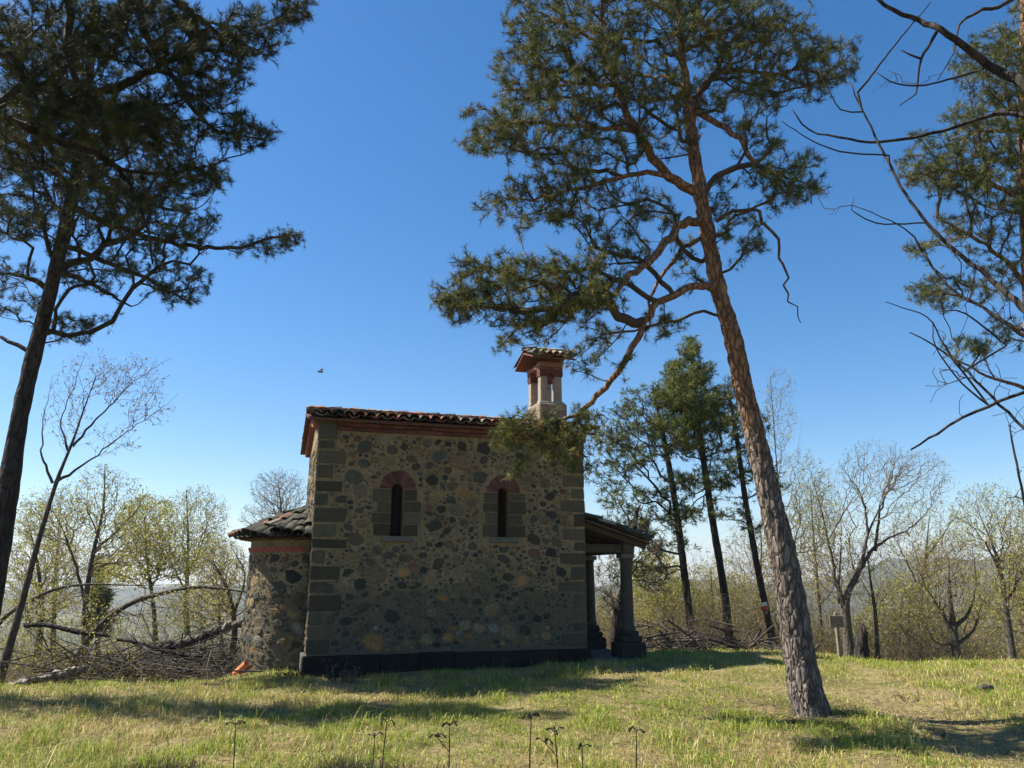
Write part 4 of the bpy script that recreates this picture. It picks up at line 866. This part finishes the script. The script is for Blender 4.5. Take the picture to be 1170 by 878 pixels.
# near bare tree on the right: limbs reach in from a trunk outside the frame
Eb = np.array([5.7, 4.6, float(gh(5.7, 4.6))])
e = empty('bare_tree', tuple(Eb), label='near bare tree whose long dark limbs reach in from the right edge', cat='tree'); sk = Skel()
p_, q_ = resample([Eb + (0, 0, -.1), Eb + (-.05, .1, 1.5), Eb + (.05, .1, 3), Eb + (0, .15, 4.5), Eb + (.2, .2, 6.5)], [.16, .13, .11, .08, .04], .15); sk.path(p_, q_, .98); trunk_obj('trunk', e, Eb, p_, q_, M_bark_dark, 14, bark_disp(.008))
NB = [(3.9, [(1230, 140, 16, 5.2), (1172, 97, 15, 5.4), (1140, 80, 13, 5.5), (1110, 60, 11, 5.5), (1075, 34, 9, 5.5), (1050, 24, 7.5, 5.6), (1020, 12, 6, 5.6), (985, -14, 4, 5.6)]),
 (3.6, [(1240, 150, 9, 5.2), (1170, 131, 7, 5.6), (1125, 134, 6, 5.7), (1085, 147, 5, 5.8), (1045, 157, 4.5, 5.8), (1005, 162, 4, 5.9), (960, 158, 3.2, 5.9), (925, 148, 2.5, 6), (905, 125, 1.8, 6)]),
 (2.8, [(1260, 420, 13, 4.9), (1170, 352, 10, 5.2), (1130, 318, 7.5, 5.4), (1090, 286, 6, 5.5), (1052, 246, 4.6, 5.6), (1025, 205, 4, 5.7), (1004, 163, 3.3, 5.8), (985, 125, 2.4, 5.8), (970, 93, 1.6, 5.8)]),
 (1.9, [(1260, 430, 7, 4.9), (1170, 449, 5, 5.1), (1130, 464, 4.5, 5.2), (1100, 478, 4, 5.3), (1070, 495, 3.5, 5.4), (1041, 513, 2.5, 5.4)]),
 (2.4, [(1260, 380, 7, 4.9), (1172, 378, 5, 5.1), (1120, 350, 4.2, 5.3), (1085, 330, 3.6, 5.4), (1055, 290, 3, 5.5), (1035, 262, 2, 5.5), (975, 235, 1.2, 5.6)]),
 (1.5, [(1250, 560, 6, 4.9), (1172, 492, 4.5, 5.1), (1135, 455, 4, 5.2), (1105, 425, 3.4, 5.3), (1075, 400, 2.6, 5.4), (1040, 380, 1.5, 5.4)]),
 (4.3, [(1250, -30, 9, 5.2), (1180, -20, 7, 5.5), (1150, 5, 6, 5.5), (1115, 15, 4.5, 5.5), (1095, 30, 3.2, 5.5), (1090, 60, 2, 5.5), (1070, 92, 1.2, 5.6)]),
 (1.2, [(1260, 640, 6, 4.8), (1185, 600, 4, 5), (1170, 570, 3.6, 5), (1160, 520, 3, 5), (1152, 486, 2, 5)])]
for k, (h, L_) in enumerate(NB):
    P = [Eb + np.array((-.02, .1, h))]; r_ = [.04]
    for px, py, w, Y in L_: P.append(at(px, py, Y)); r_.append(w * pxm(py, Y) / 2)
    a_, b_ = resample(P, r_, .07); b_ = b_ * .8; a_[2:] += np.random.default_rng(k + 7).normal(0, .004, a_[2:].shape); sk.path(a_, b_, .35); trunk_obj('limb', e, Eb, a_, b_, M_bark_dark, 8)
TWG = [[(1072, 33, 4), (1058, 55, 3.5), (1051, 68, 3), (1046, 95, 2.5), (1044, 108, 2), (1026, 122, 1.2)], [(1051, 67, 3), (1040, 62, 2.2), (1030, 56, 1.4)], [(1120, 80, 3), (1085, 92, 2.4), (1045, 99, 2), (1018, 94, 1.6), (1000, 82, 1)], [(980, 106, 3), (1010, 68, 2.2), (1035, 35, 1.8), (1062, 2, 1.2)], [(985, 128, 2), (960, 125, 1.6), (945, 100, 1.2), (935, 80, 1)], [(1016, 178, 2), (980, 178, 2), (940, 168, 1.6), (895, 142, 1)],
 [(1045, 255, 2), (1005, 255, 1.8), (975, 238, 1.2), (978, 225, .8)], [(1100, 425, 2.4), (1080, 395, 2), (1060, 362, 1.5), (1012, 346, 1)], [(1130, 464, 2.5), (1100, 440, 2), (1068, 400, 1.6), (1064, 372, 1)], [(1150, 395, 2.4), (1100, 360, 2), (1072, 358, 1.2)]]
for k, L_ in enumerate(TWG):
    a_, b_ = px_path([(x, y, w, 5.6) for x, y, w in L_], 5.6, .06)
    a_[1:] += np.cumsum(np.random.default_rng(k + 90).normal(0, .004, a_[1:].shape), 0); j_ = sk.near(a_[0]); j_ = j_ if np.linalg.norm(sk.P[j_] - a_[0]) < .9 else sk.near(a_[-1]); fr = np.linspace(0, 1, 5)[:-1, None]
    a_ = np.vstack([sk.P[j_] * (1 - fr) + a_[0] * fr, a_]); b_ = np.concatenate([np.full(4, b_[0]), b_]); sk.path(a_, b_, .3); trunk_obj('branch', e, Eb, a_, b_, M_twig_dark, 5)
sk.grow(pads([(1120, 400, 60, 70, 5.3, .35, 44), (1130, 300, 50, 60, 5.4, .35, 24), (1010, 130, 55, 60, 5.8, .3, 10), (1100, 90, 60, 60, 5.5, .3, 10), (1090, 440, 50, 30, 5.3, .3, 16), (1155, 470, 24, 40, 5.1, .3, 12), (955, 225, 24, 24, 5.7, .2, 6), (1160, 560, 14, 40, 5, .2, 10)], 400), .15, .09, .05, 401, lead=.5)
V, F = wood_mesh(sk, .0019, .42); crown_obj('crown', e, Eb, [(V, F, None, 1)], [M_leaf, M_twig_dark])
# loose twig tips hanging in at the top
# ------------------------------------------------------------------ fallen and arched wood on the left
def wood(name, label, L_, Y, mat=M_bark_log, k=16, amp=.045, cat='log', group=None, snap=None):
    p_, q_ = px_path(L_, Y, .05); q_ = q_ * (1 + .12 * np.sin(np.arange(len(q_)) * .37) + .07 * np.sin(np.arange(len(q_)) * 1.3)); p_[:, 2] += .03 * np.sin(np.arange(len(p_)) * .21); o_ = p_[0].copy(); V, F, F3 = tube(p_, q_, k, bark_disp(amp)); cen = p_[0]
    V2 = np.vstack([V, cen]); Fe = np.array([(j_, (j_ + 1) % k, len(V)) for j_ in range(k)])
    return tag(link(name, mesh_np(name, V2 - o_, [F, F3, Fe]), mat, smooth=True), label, cat, group), o_
def place(t): t[0].location = tuple(t[1]); return t[0]
place(wood('fallen_log', 'pale grey barkless fallen trunk end lying in the grass at far left', [(8, 786, 9), (35, 780, 10), (70, 770, 10), (98, 762, 8)], 14.6, k=22))
place(wood('fallen_log', 'thick dark fallen trunk rising to the right towards the apse', [(70, 776, 9), (110, 765, 11), (150, 754, 11), (200, 738, 12), (245, 722, 11), (300, 708, 10)], 16.0, M_bark_log2, 22))
place(wood('fallen_branch', 'straight dark dead branch lying aslant above the logs at left', [(28, 715, 5), (60, 717, 5.5), (100, 722, 6), (125, 728, 5)], 16.2, M_bark_dark, 8, .006, 'branch'))
place(wood('fallen_branch', 'thin dark dead branch crossing the thick fallen trunk', [(134, 731, 3), (160, 737, 4), (195, 744, 4.5), (230, 752, 3)], 15.5, M_bark_dark, 7, .004, 'branch'))
bare_px('arched bent trunk curving right over the fallen logs to the apse', 16.6, [(78, 775, 9), (88, 752, 9), (106, 724, 8.5), (128, 703, 8), (155, 687, 7.5), (190, 677, 7), (225, 671, 6), (262, 674, 5), (300, 680, 3)], [], [(215, 690, 60, 24, 16.6, .7, 80), (150, 720, 60, 30, 16.6, .8, 70)], 501, .0035, .45, 5, .05, LC, step=.16, name='bent_tree', cat='tree')
bare_px('thin arched sapling bowing right above the bent trunk', 17.2, [(-28, 770, 7), (-15, 735, 6.5), (5, 706, 6), (35, 686, 5.5), (65, 673, 5), (100, 668, 4), (160, 669, 2.5), (220, 668, 1.5)], [], [(60, 700, 60, 30, 17.2, .8, 70), (30, 740, 50, 26, 17.2, .8, 60)], 511, .0035, .45, 8, .055, LC, step=.16, name='bent_tree', cat='tree')
def brush_pile(name, label, cx, cy, w, h, n, seed, cat='brush pile', rr=(.008, .03), lift=0.0):
    r_ = np.random.default_rng(seed); A_ = []; B_ = []; ra = []; z0 = float(gh(cx, cy))
    for i in range(n):
        c = np.array([cx + r_.normal(0, w * .4), cy + r_.normal(0, w * .25), z0 + abs(r_.normal(0, h * .5)) + r_.random() * lift]); d_ = norm(np.array([r_.normal(0, 1), r_.normal(0, .7), r_.normal(.05, .35)])) * r_.uniform(.3, 1.0) * w * .5; m = c + r_.normal(0, .06, 3); rad = r_.uniform(*rr)
        A_ += [c - d_, m]; B_ += [m, c + d_]; ra += [(rad, rad * .8), (rad * .8, rad * .3)]
    A_ = np.array(A_); B_ = np.array(B_); ra = np.array(ra); V, F = frusta(A_, B_, ra[:, 0], ra[:, 1], 5); o_ = np.array((cx, cy, z0)); ob = tag(link(name, mesh_np(name, V - o_, [F]), M_bark_grey), label, cat); ob.location = tuple(o_); return ob
p0 = at(778, 745, 20.5); brush_pile('brush_pile', 'heap of dead branches beside the slim pine beyond the portico', p0[0], 20.5, 1.7, .5, 150, 1)
p0 = at(868, 752, 20); brush_pile('brush_pile', 'scatter of pale dead branches behind the big leaning trunk', p0[0], 20, 1.8, .3, 50, 2, rr=(.01, .035))
p0 = at(160, 770, 15.4); brush_pile('brush_pile', 'tangle of dry twigs heaped against the fallen trunk on the left', p0[0], 15.2, 2.6, .3, 170, 3, rr=(.003, .016), lift=.45)
p0 = at(245, 765, 16.6); brush_pile('brush_pile', 'tangled dry brush between the fallen trunk and the apse', p0[0], 16.2, 1.8, .4, 150, 4, rr=(.003, .014), lift=.7)

# ------------------------------------------------------------------ undergrowth on the slope beyond the clearing (one mass)
def undergrowth(seed, N, xr, yr, hr, leafy, name='undergrowth', dens=None, lf=.06, rw=.006):
    r_ = np.random.default_rng(seed); yy = r_.uniform(*yr, N * 3); xx = r_.uniform(-1, 1, N * 3) * yy * 1.0
    keep = (xx / yy > xr[0]) & (xx / yy < xr[1]); lx = (xx - AX) * math.cos(TH) + (yy - AY) * math.sin(TH); ly = -(xx - AX) * math.sin(TH) + (yy - AY) * math.cos(TH)
    keep &= ~((lx > -2.2) & (lx < 7.2) & (ly > -1) & (ly < 5.2)); keep &= fbm(xx, yy, .5, seed) > -.45
    xx = xx[keep][:N]; yy = yy[keep][:N]; N = len(xx); P = np.stack([xx, yy, gh(xx, yy) - .03], 1)
    hh = r_.uniform(*hr, N) * (0.75 + .45 * fbm(xx, yy, .8, seed + 1)) * np.clip((yy - yr[0]) / 9 + .35, .3, 1); d_ = np.stack([r_.normal(0, .35, N), r_.normal(0, .35, N), np.ones(N)], 1); A_ = []; B_ = []; ra = []; rb = []; tips = []
    S = 5; cur = P
    for s in range(S):
        nx_ = cur + d_ * (hh / S)[:, None]; A_.append(cur); B_.append(nx_); ra.append(np.full(N, rw * (1 - s / S * .8))); rb.append(np.full(N, rw * (1 - (s + 1) / S * .8)))
        if s >= 1:
            for q_ in range(2):
                sd = d_ * .5 + r_.normal(0, .6, (N, 3)); e_ = nx_ + sd * (hh / S)[:, None] * 1.1; A_.append(nx_); B_.append(e_); ra.append(np.full(N, rw * .4)); rb.append(np.full(N, rw * .2)); tips.append(e_); tips.append((nx_ + e_) / 2)
        cur = nx_; d_ = d_ + r_.normal(0, .22, (N, 3)); d_[:, 2] = np.maximum(d_[:, 2], .1)
    V, F = frusta(np.vstack(A_), np.vstack(B_), np.concatenate(ra), np.concatenate(rb), 3); T = np.vstack(tips)
    pk = (fbm(T[:, 0], T[:, 1], .35, seed + 4) > -.1) & (r_.random(len(T)) < leafy); v, f, c = leaves(T[pk], 3, lf, .09, seed + 2, LC * np.array((.85, .8, .8)))
    ob = crown_obj(name, None, np.zeros(3), [(V, F, None, 1), (v, f, c, 0)], [M_leaf, M_twig]); return tag(ob, kind='stuff', label='tangled undergrowth of dry stems and fresh yellow-green leaves round the clearing', cat='undergrowth')
undergrowth(600, 5200, (-.80, -.20), (14.8, 32), (.8, 2.3), .4, lf=.055, rw=.005)
u2 = undergrowth(610, 9000, (-.02, .82), (20.5, 44), (1.2, 3.5), .5, lf=.06, rw=.006); u2['label'] = 'undergrowth of dry stems and yellow-green shrubs on the slope right of the chapel'
u3 = undergrowth(620, 7500, (-.85, .85), (40, 95), (3.5, 9), .55, 'woodland', lf=.15, rw=.016); u3['label'] = 'distant leafing woodland falling away down the slope'; u3['category'] = 'woodland'

# ------------------------------------------------------------------ grass (one mass)
def grass():
    r_ = np.random.default_rng(900); N = 760000
    y = 3.6 * (25 / 3.6) ** r_.random(N); y = np.where(r_.random(N) < .25, r_.uniform(9, 24, N), y); x = r_.uniform(-.86, .86, N) * y
    lx = (x - AX) * math.cos(TH) + (y - AY) * math.sin(TH); ly = -(x - AX) * math.sin(TH) + (y - AY) * math.cos(TH)
    tall = fbm(x, y, 1.2, 5); dry = fbm(x, y, .55, 9) + .5 * fbm(x, y, 2.6, 10)
    path = np.exp(-((x - 4.9 - 0.1 * (y - 9)) / .75) ** 2) * (y < 13)
    cl_ = fbm(x, y, 5.0, 31); keep = ~((lx > -.02) & (lx < L) & (ly > 0) & (ly < W)) & (r_.random(N) > .85 * path * (fbm(x, y, 2.0, 77) > -.35)) & ~((lx > L) & (lx < PU + .2) & (ly > 0) & (ly < W))
    keep &= r_.random(N) < .62 + .5 * cl_
    x, y, tall, dry, path, lx, ly, cl_ = [a[keep] for a in (x, y, tall, dry, path, lx, ly, cl_)]; N = len(x)
    h = r_.gamma(4, .0105, N) * (1 + .7 * np.clip(tall, -.5, 1.2)) * (1 - .5 * path) + .015; h *= np.where((x < -1.5) & (y < 11), 1.35, 1.0); h *= np.clip(1 + .75 * cl_, .45, 2.2); h *= np.where(r_.random(N) < .012, 2.2, 1)
    w = r_.uniform(.003, .006, N) * (1 + y * .05); th = r_.uniform(0, 6.28, N); S = np.stack([np.cos(th), np.sin(th), np.zeros(N)], 1) * w[:, None] / 2
    ln_ = r_.normal(0, .6, (N, 2)); P = np.stack([x, y, gh(x, y) - .01], 1); m = P + np.stack([ln_[:, 0] * h * .35, ln_[:, 1] * h * .35, h * .62], 1); tip = P + np.stack([ln_[:, 0] * h * 1.3, ln_[:, 1] * h * 1.3, h * (1 - .3 * np.abs(ln_).sum(1).clip(0, 1.5))], 1)
    V = np.stack([P - S, P + S, m + S * .8, m - S * .8, tip], 1).reshape(-1, 3); b = np.arange(N)[:, None] * 5
    green = np.array([(0.21, 0.28, 0.03), (0.28, 0.33, 0.04), (0.14, 0.21, 0.028), (0.35, 0.36, 0.06)]); straw = np.array([(0.50, 0.40, 0.17), (0.62, 0.51, 0.26), (0.42, 0.33, 0.12), (0.36, 0.22, 0.10)])
    near = np.exp(-np.maximum(0, -ly - .2) / 1.1) * (lx > -1) * (lx < 8); pd = 1 / (1 + np.exp(-(dry * 3.0 - .45 - .9 * cl_ + 3.0 * path - 1.6 * near)))
    c = np.where((r_.random(N) < pd)[:, None], straw[r_.integers(0, 4, N)], green[r_.integers(0, 4, N)]) * r_.uniform(.7, 1.2, (N, 1))
    ob = link('grass', mesh_np('grass', V, [b + np.array([0, 1, 2, 3]), b + np.array([3, 2, 4])], np.repeat(c, 5, 0)), M_grass); tag(ob, 'half dry, half green meadow grass covering the clearing', 'grass', kind='stuff')
grass()

# fallen needles, bark flakes and twiglets under the big pine and round the chapel (one mass)
def litter():
    r_ = np.random.default_rng(950); b = at(927, 815, YM); n1 = 2600; x = np.concatenate([b[0] + r_.normal(0, 1.1, n1), r_.uniform(-6, 7, 2400)]); y = np.concatenate([YM + r_.normal(0, .8, n1), r_.uniform(5.5, 13, 2400)]); n = len(x)
    P = np.stack([x, y, gh(x, y) + r_.uniform(.005, .035, n)], 1); D = norm(np.stack([r_.normal(0, 1, n), r_.normal(0, 1, n), r_.normal(0, .15, n)], 1)) * r_.uniform(.015, .06, (n, 1)); ra = r_.uniform(.0015, .005, n)
    V, F = frusta(P - D, P + D, ra, ra * .6, 3); tag(link('litter', mesh_np('litter', V, [F]), M_twig), 'brown needles and broken twiglets scattered in the grass', 'litter', kind='stuff')
litter()
def cone_at(x, y, label, a):
    g = float(gh(x, y)) + .03; t = MB()
    for i in range(46):
        f = i / 46; an_ = i * 2.4; rr = .021 * math.sin(math.pi * (.12 + .8 * f)) ; zc = -.028 + .058 * f; c_, s_ = math.cos(an_), math.sin(an_)
        p = np.array((c_ * rr, s_ * rr, zc)); tn = np.array((-s_, c_, 0)) * .006; o_ = np.array((c_, s_, .5)) * .008; t.add([p * .45 - tn, p * .45 + tn, p + o_ + tn * .7, p + o_ - tn * .7, p + o_ + (0, 0, -.004)], [(0, 1, 2, 3), (2, 4, 3), (0, 3, 4), (1, 4, 2), (0, 4, 1)], (.13, .085, .055))
    ob = t.build('pine_cone', M_wood); ob.location = (x, y, g); ob.rotation_euler = (1.4, .2, a); tag(ob, label, 'pine cone', 'fallen pine cones')
cone_at(3.15, 9.3, 'pine cone in the grass just left of the big trunk foot', .5); cone_at(4.5, 8.7, 'pine cone on the worn path in front of the big trunk', 2.0)

# ------------------------------------------------------------------ small things
# dried stalks in the foreground
M_stalk = NT('dry_stalk').out((0.06, 0.045, 0.035), .9)
def stalk(px, ty, Y, heads, label, seed, lean=0, side=None):
    r_ = np.random.default_rng(seed); top = at(px, ty, Y); b = np.array((top[0] + lean, Y + r_.normal(0, .03), float(gh(top[0], Y)))); e = empty('dried_stalk', tuple(b), label=label, cat='plant')
    m = (b + top) / 2 + r_.normal(0, .01, 3); p_, q_ = resample([b, m, top], [.006, .005, .0035], .05); V, F, F3 = tube(p_, q_, 6); link('stem', mesh_np('stem', V - b, [F, F3]), M_stalk, e)
    org = [(top, heads)] + ([(p_[int(len(p_) * .78)] + np.array((side, 0, .04)), 4)] if side else [])
    if side: V, F = frusta(p_[int(len(p_) * .7)][None], org[1][0][None], np.array([.003]), np.array([.0025]), 6); link('side_stem', mesh_np('side_stem', V - b, [F]), M_stalk, e)
    for o_, hn in org:
        A_ = []; B_ = []; ra = []; rb = []
        for i in range(hn):
            a = i / hn * 6.28 + r_.normal(0, .3); q1 = o_ + np.array((math.cos(a) * .035, math.sin(a) * .035, .022 + r_.normal(0, .006))); q2 = q1 + np.array((math.cos(a) * .022, math.sin(a) * .022, -.012 + r_.normal(0, .01)))
            A_ += [o_, q1]; B_ += [q1, q2]; ra += [.0028, .0035]; rb += [.0025, .0065]
            for k in range(3): A_.append(q2); B_.append(q2 + norm(r_.normal(0, 1, 3)) * .016); ra.append(.004); rb.append(.002)
        V, F = frusta(np.array(A_), np.array(B_), np.array(ra), np.array(rb), 5); link('seed_head', mesh_np('seed_head', V - b, [F]), M_stalk, e)
stalk(269, 828, 5.6, 5, 'thin dried stalk standing alone at the lower left', 1)
stalk(428, 842, 6.0, 4, 'short dried stalk just left of a taller forked one, lower centre', 2)
stalk(442, 826, 5.9, 3, 'dried stalk with drooping twin heads left of centre', 3)
stalk(514, 829, 5.8, 5, 'dried stalk with a side shoot bearing a second curled head', 4, side=-.09)
stalk(607, 819, 5.6, 6, 'tallest dried stalk at bottom centre with flat branching head', 5)
stalk(634, 837, 5.8, 5, 'dried stalk with drooping side head right of the tallest one', 6, side=-.08)
stalk(665, 853, 6.0, 3, 'shortest small-headed dried stalk right of centre', 7)
stalk(727, 836, 5.8, 3, 'dried stalk with a small nodding tip at lower right of centre', 8)
# dark tussocks at the foot of the picture
def tussock(px, Y, label, seed, n=900, w=.45, h=.16):
    r_ = np.random.default_rng(seed); c = at(px, 870, Y); c[2] = float(gh(c[0], Y)); x = c[0] + r_.normal(0, w, n); y = Y + r_.normal(0, .16, n); P = np.stack([x, y, gh(x, y) - .01], 1)
    D = norm(np.stack([r_.normal(0, .5, n), r_.normal(0, .5, n), np.ones(n)], 1)); hh = r_.uniform(.4, 1.1, (n, 1)) * h; S = norm(np.cross(D, r_.normal(0, 1, (n, 3)))) * .006
    V = np.stack([P - S, P + S, P + D * hh], 1).reshape(-1, 3) - c; cc = np.repeat(np.array([(0.06, 0.055, 0.03), (0.05, 0.07, 0.025), (0.10, 0.08, 0.05)])[r_.integers(0, 3, n)], 3, 0)
    ob = link('grass_tussock', mesh_np('grass_tussock', V, [np.arange(3 * n).reshape(-1, 3)], cc), M_grass); ob.location = tuple(c); tag(ob, label, 'grass tussock')
tussock(490, 6.75, 'long low dark tussock at the bottom edge behind the forked stalks', 1, 1500, .42, .17)
tussock(400, 6.9, 'small dark tussock of withered stems left of the long dark one', 2, 500, .12, .18)
tussock(170, 6.9, 'dark green tussock at the bottom left corner of the meadow', 3, 900, .22, .15)
# dry weeds at the foot of the corner
def weed(px, py, Y, label, seed, n=26, h=.35, spread=.5, mat=None):
    r_ = np.random.default_rng(seed); b = at(px, py, Y); b[2] = float(gh(b[0], Y)); A_ = []; B_ = []; ra = []; rb = []
    for i in range(n):
        cur = b + np.array((r_.normal(0, .12), r_.normal(0, .05), -.02)); d_ = norm(np.array((r_.normal(0, spread), r_.normal(0, spread * .5), 1.0))); l = h * r_.uniform(.4, 1.1) / 4
        for k in range(4):
            nx_ = cur + d_ * l; A_.append(cur); B_.append(nx_); ra.append(.006 * (1 - k / 5)); rb.append(.006 * (1 - (k + 1) / 5)); d_ = norm(d_ + r_.normal(0, .3, 3) - np.array((0, 0, .12 * k))); cur = nx_
            if k > 1: A_.append(cur); B_.append(cur + norm(r_.normal(0, 1, 3)) * .05); ra.append(.004); rb.append(.009)
    V, F = frusta(np.array(A_), np.array(B_), np.array(ra), np.array(rb), 4); ob = link('dry_weed', mesh_np('dry_weed', V - b, [F]), mat or M_twig); ob.location = tuple(b); tag(ob, label, 'plant')
weed(400, 782, 12.9, 'dry curled weeds at the plinth near the left chapel corner', 1, 26, .32, .8)
weed(378, 780, 13.0, 'single pale broken stalk standing at the chapel corner', 2, 3, .4, .15)
weed(330, 782, 13.2, 'low dry weeds at the foot of the apse', 3, 30, .25, .9, M_twig_dark)
weed(386, 770, 13.1, 'dark bramble stems climbing the chapel corner', 5, 12, .62, .6, M_twig_dark)
weed(1040, 800, 11.3, 'pale dry weed beside the shaded path on the right', 4, 8, .2, .7)
# broken roof tile leaning at the apse foot
t = MB(); half_tube(t, (0, 0, .17), (-.16, -.04, .0), (-.6, -.1, .75), (.1, 1, .1), .085, .10, True, (0.55, 0.17, 0.07), n=9, th=.02)
half_tube(t, (.03, .09, .1), (-.11, .10, -.01), (-.6, .1, .75), (.1, 1, .1), .07, .08, True, (0.5, 0.16, 0.07), n=9, th=.02)
ob = t.build('broken_roof_tile', M_tile); p0 = at(281, 777, 13.9); ob.location = (p0[0], 13.9, float(gh(p0[0], 13.9)) + .01); tag(ob, 'orange broken roof tile leaning at the foot of the apse', 'roof tile')
# wooden sign post
p0 = at(962, 776, 17.2); gz = float(gh(p0[0], 17.2)); sg = empty('sign_post', (p0[0], 17.2, gz), .2, label='small weathered blank wooden board on a short post by the bare tree', cat='sign')
t = MB(); t.box(-.035, .035, -.035, .035, -.2, .92, (0.20, 0.165, 0.12), ch=.006); t.build('post', M_wood, sg)
t = MB(); t.box(-.19, .13, -.065, -.037, .62, .86, (0.17, 0.135, 0.095), ch=.006, j=.004); t.build('board', M_wood, sg)
# stump beside the bare tree, log chunk on the path
p0 = at(987, 772, 17.6); gz = float(gh(p0[0], 17.6)); P, q_ = resample([(p0[0], 17.6, gz - .1), (p0[0] + .02, 17.6, gz + .3), (p0[0] + .07, 17.6, gz + .62), (p0[0] + .09, 17.6, gz + .8)], [.17, .14, .10, .03], .06)
V, F, F3 = tube(P, q_, 14, bark_disp(.03)); o_ = P[0].copy(); ob = link('tree_stump', mesh_np('tree_stump', V - o_, [F, F3]), M_bark_dark, smooth=True); ob.location = tuple(o_); tag(ob, 'dark jagged stump right of the wooden sign post', 'stump')
p0 = at(1118, 800, 11.6); gz = float(gh(p0[0], 11.6)); P, q_ = resample([(p0[0], 11.6, gz + .03), (p0[0] + .12, 11.65, gz + .05), (p0[0] + .26, 11.7, gz + .045)], [.04, .055, .045], .03)
V, F, F3 = tube(P, q_, 12, bark_disp(.012)); o_ = P[0].copy(); V2 = np.vstack([V, P[0]]); ob = link('wood_chunk', mesh_np('wood_chunk', V2 - o_, [F, F3, np.array([(j_, (j_ + 1) % 12, len(V)) for j_ in range(12)])]), M_bark_grey, smooth=True); ob.location = tuple(o_); tag(ob, 'short chunk of grey wood lying in the shaded grass at right', 'log')
# fallen stick in the grass right of the portico
place(wood('fallen_branch', 'thin pale stick lying in the grass between portico and big pine', [(780, 777, 2), (810, 780, 2.2), (835, 784, 1.5)], 13.2, M_bark_log, 6, .002, 'branch'))
# flying insect
p0 = at(366, 425, 2.2); ins = empty('insect', tuple(p0), .6, label='small dark flying insect against the blue sky above the roof', cat='insect')
t = MB(); n = 10; prof = [(-.009, .0004), (-.007, .0022), (-.004, .003), (-.001, .0018), (.001, .0028), (.004, .0026), (.006, .0016), (.0075, .0022), (.009, .0004)]
t.add([(x, r_ * math.cos(a), r_ * math.sin(a)) for x, r_ in prof for a in np.linspace(0, 6.2832, n, endpoint=False)], [(k * n + i, k * n + (i + 1) % n, k * n + n + (i + 1) % n, k * n + n + i) for k in range(len(prof) - 1) for i in range(n)])
t.build('body', NT('insect_body').out((0.05, 0.04, 0.035), .5), ins, True)
for s in (-1, 1):
    t = MB(); pts = [(0.002, 0), (.006, .004), (.005, .011), (0, .013), (-.004, .009), (-.002, .003)]
    t.add([(x, s * (y + .001), .002 + y * .35) for x, y in pts] + [(x, s * (y + .001), .0023 + y * .35) for x, y in pts], [tuple(range(6)), tuple(range(11, 5, -1))] + [(i, (i + 1) % 6, 6 + (i + 1) % 6, 6 + i) for i in range(6)]); t.build('wing', NT('insect_wing').out((0.3, 0.28, 0.3), .3), ins)
HAZE = True
if HAZE:
    hz = MB(); hz.box(-5400, 5400, -5400, 5400, -110, 160)
    hm = bpy.data.materials.new('haze'); hm.use_nodes = True; nt = hm.node_tree; nt.nodes.remove(nt.nodes['Principled BSDF']); pv = nt.nodes.new('ShaderNodeVolumePrincipled')
    pv.inputs['Color'].default_value = (0.80, 0.88, 1.0, 1); pv.inputs['Density'].default_value = 0.0002; pv.inputs['Anisotropy'].default_value = 0.2
    nt.links.new(pv.outputs[0], nt.nodes['Material Output'].inputs['Volume']); tag(hz.build('haze', hm), 'thin pale haze over the valley', 'haze', kind='stuff')

GR = {'pine_tree': 'pine trees round the chapel', 'bare_tree': 'bare trees round the clearing', 'leafing_tree': 'trees in fresh leaf beyond the clearing', 'bent_tree': 'trees bowed over the fallen logs', 'fallen_log': 'fallen logs on the left',
      'fallen_branch': 'dead branches on the ground', 'brush_pile': 'heaps of dead brush', 'dried_stalk': 'dried stalks in the foreground', 'grass_tussock': 'dark tussocks at the front', 'dry_weed': 'dry weeds in the grass'}
for o in list(bpy.data.objects):
    if o.parent is None and 'label' in o.keys() and o.name.split('.')[0] in GR: o['group'] = GR[o.name.split('.')[0]]
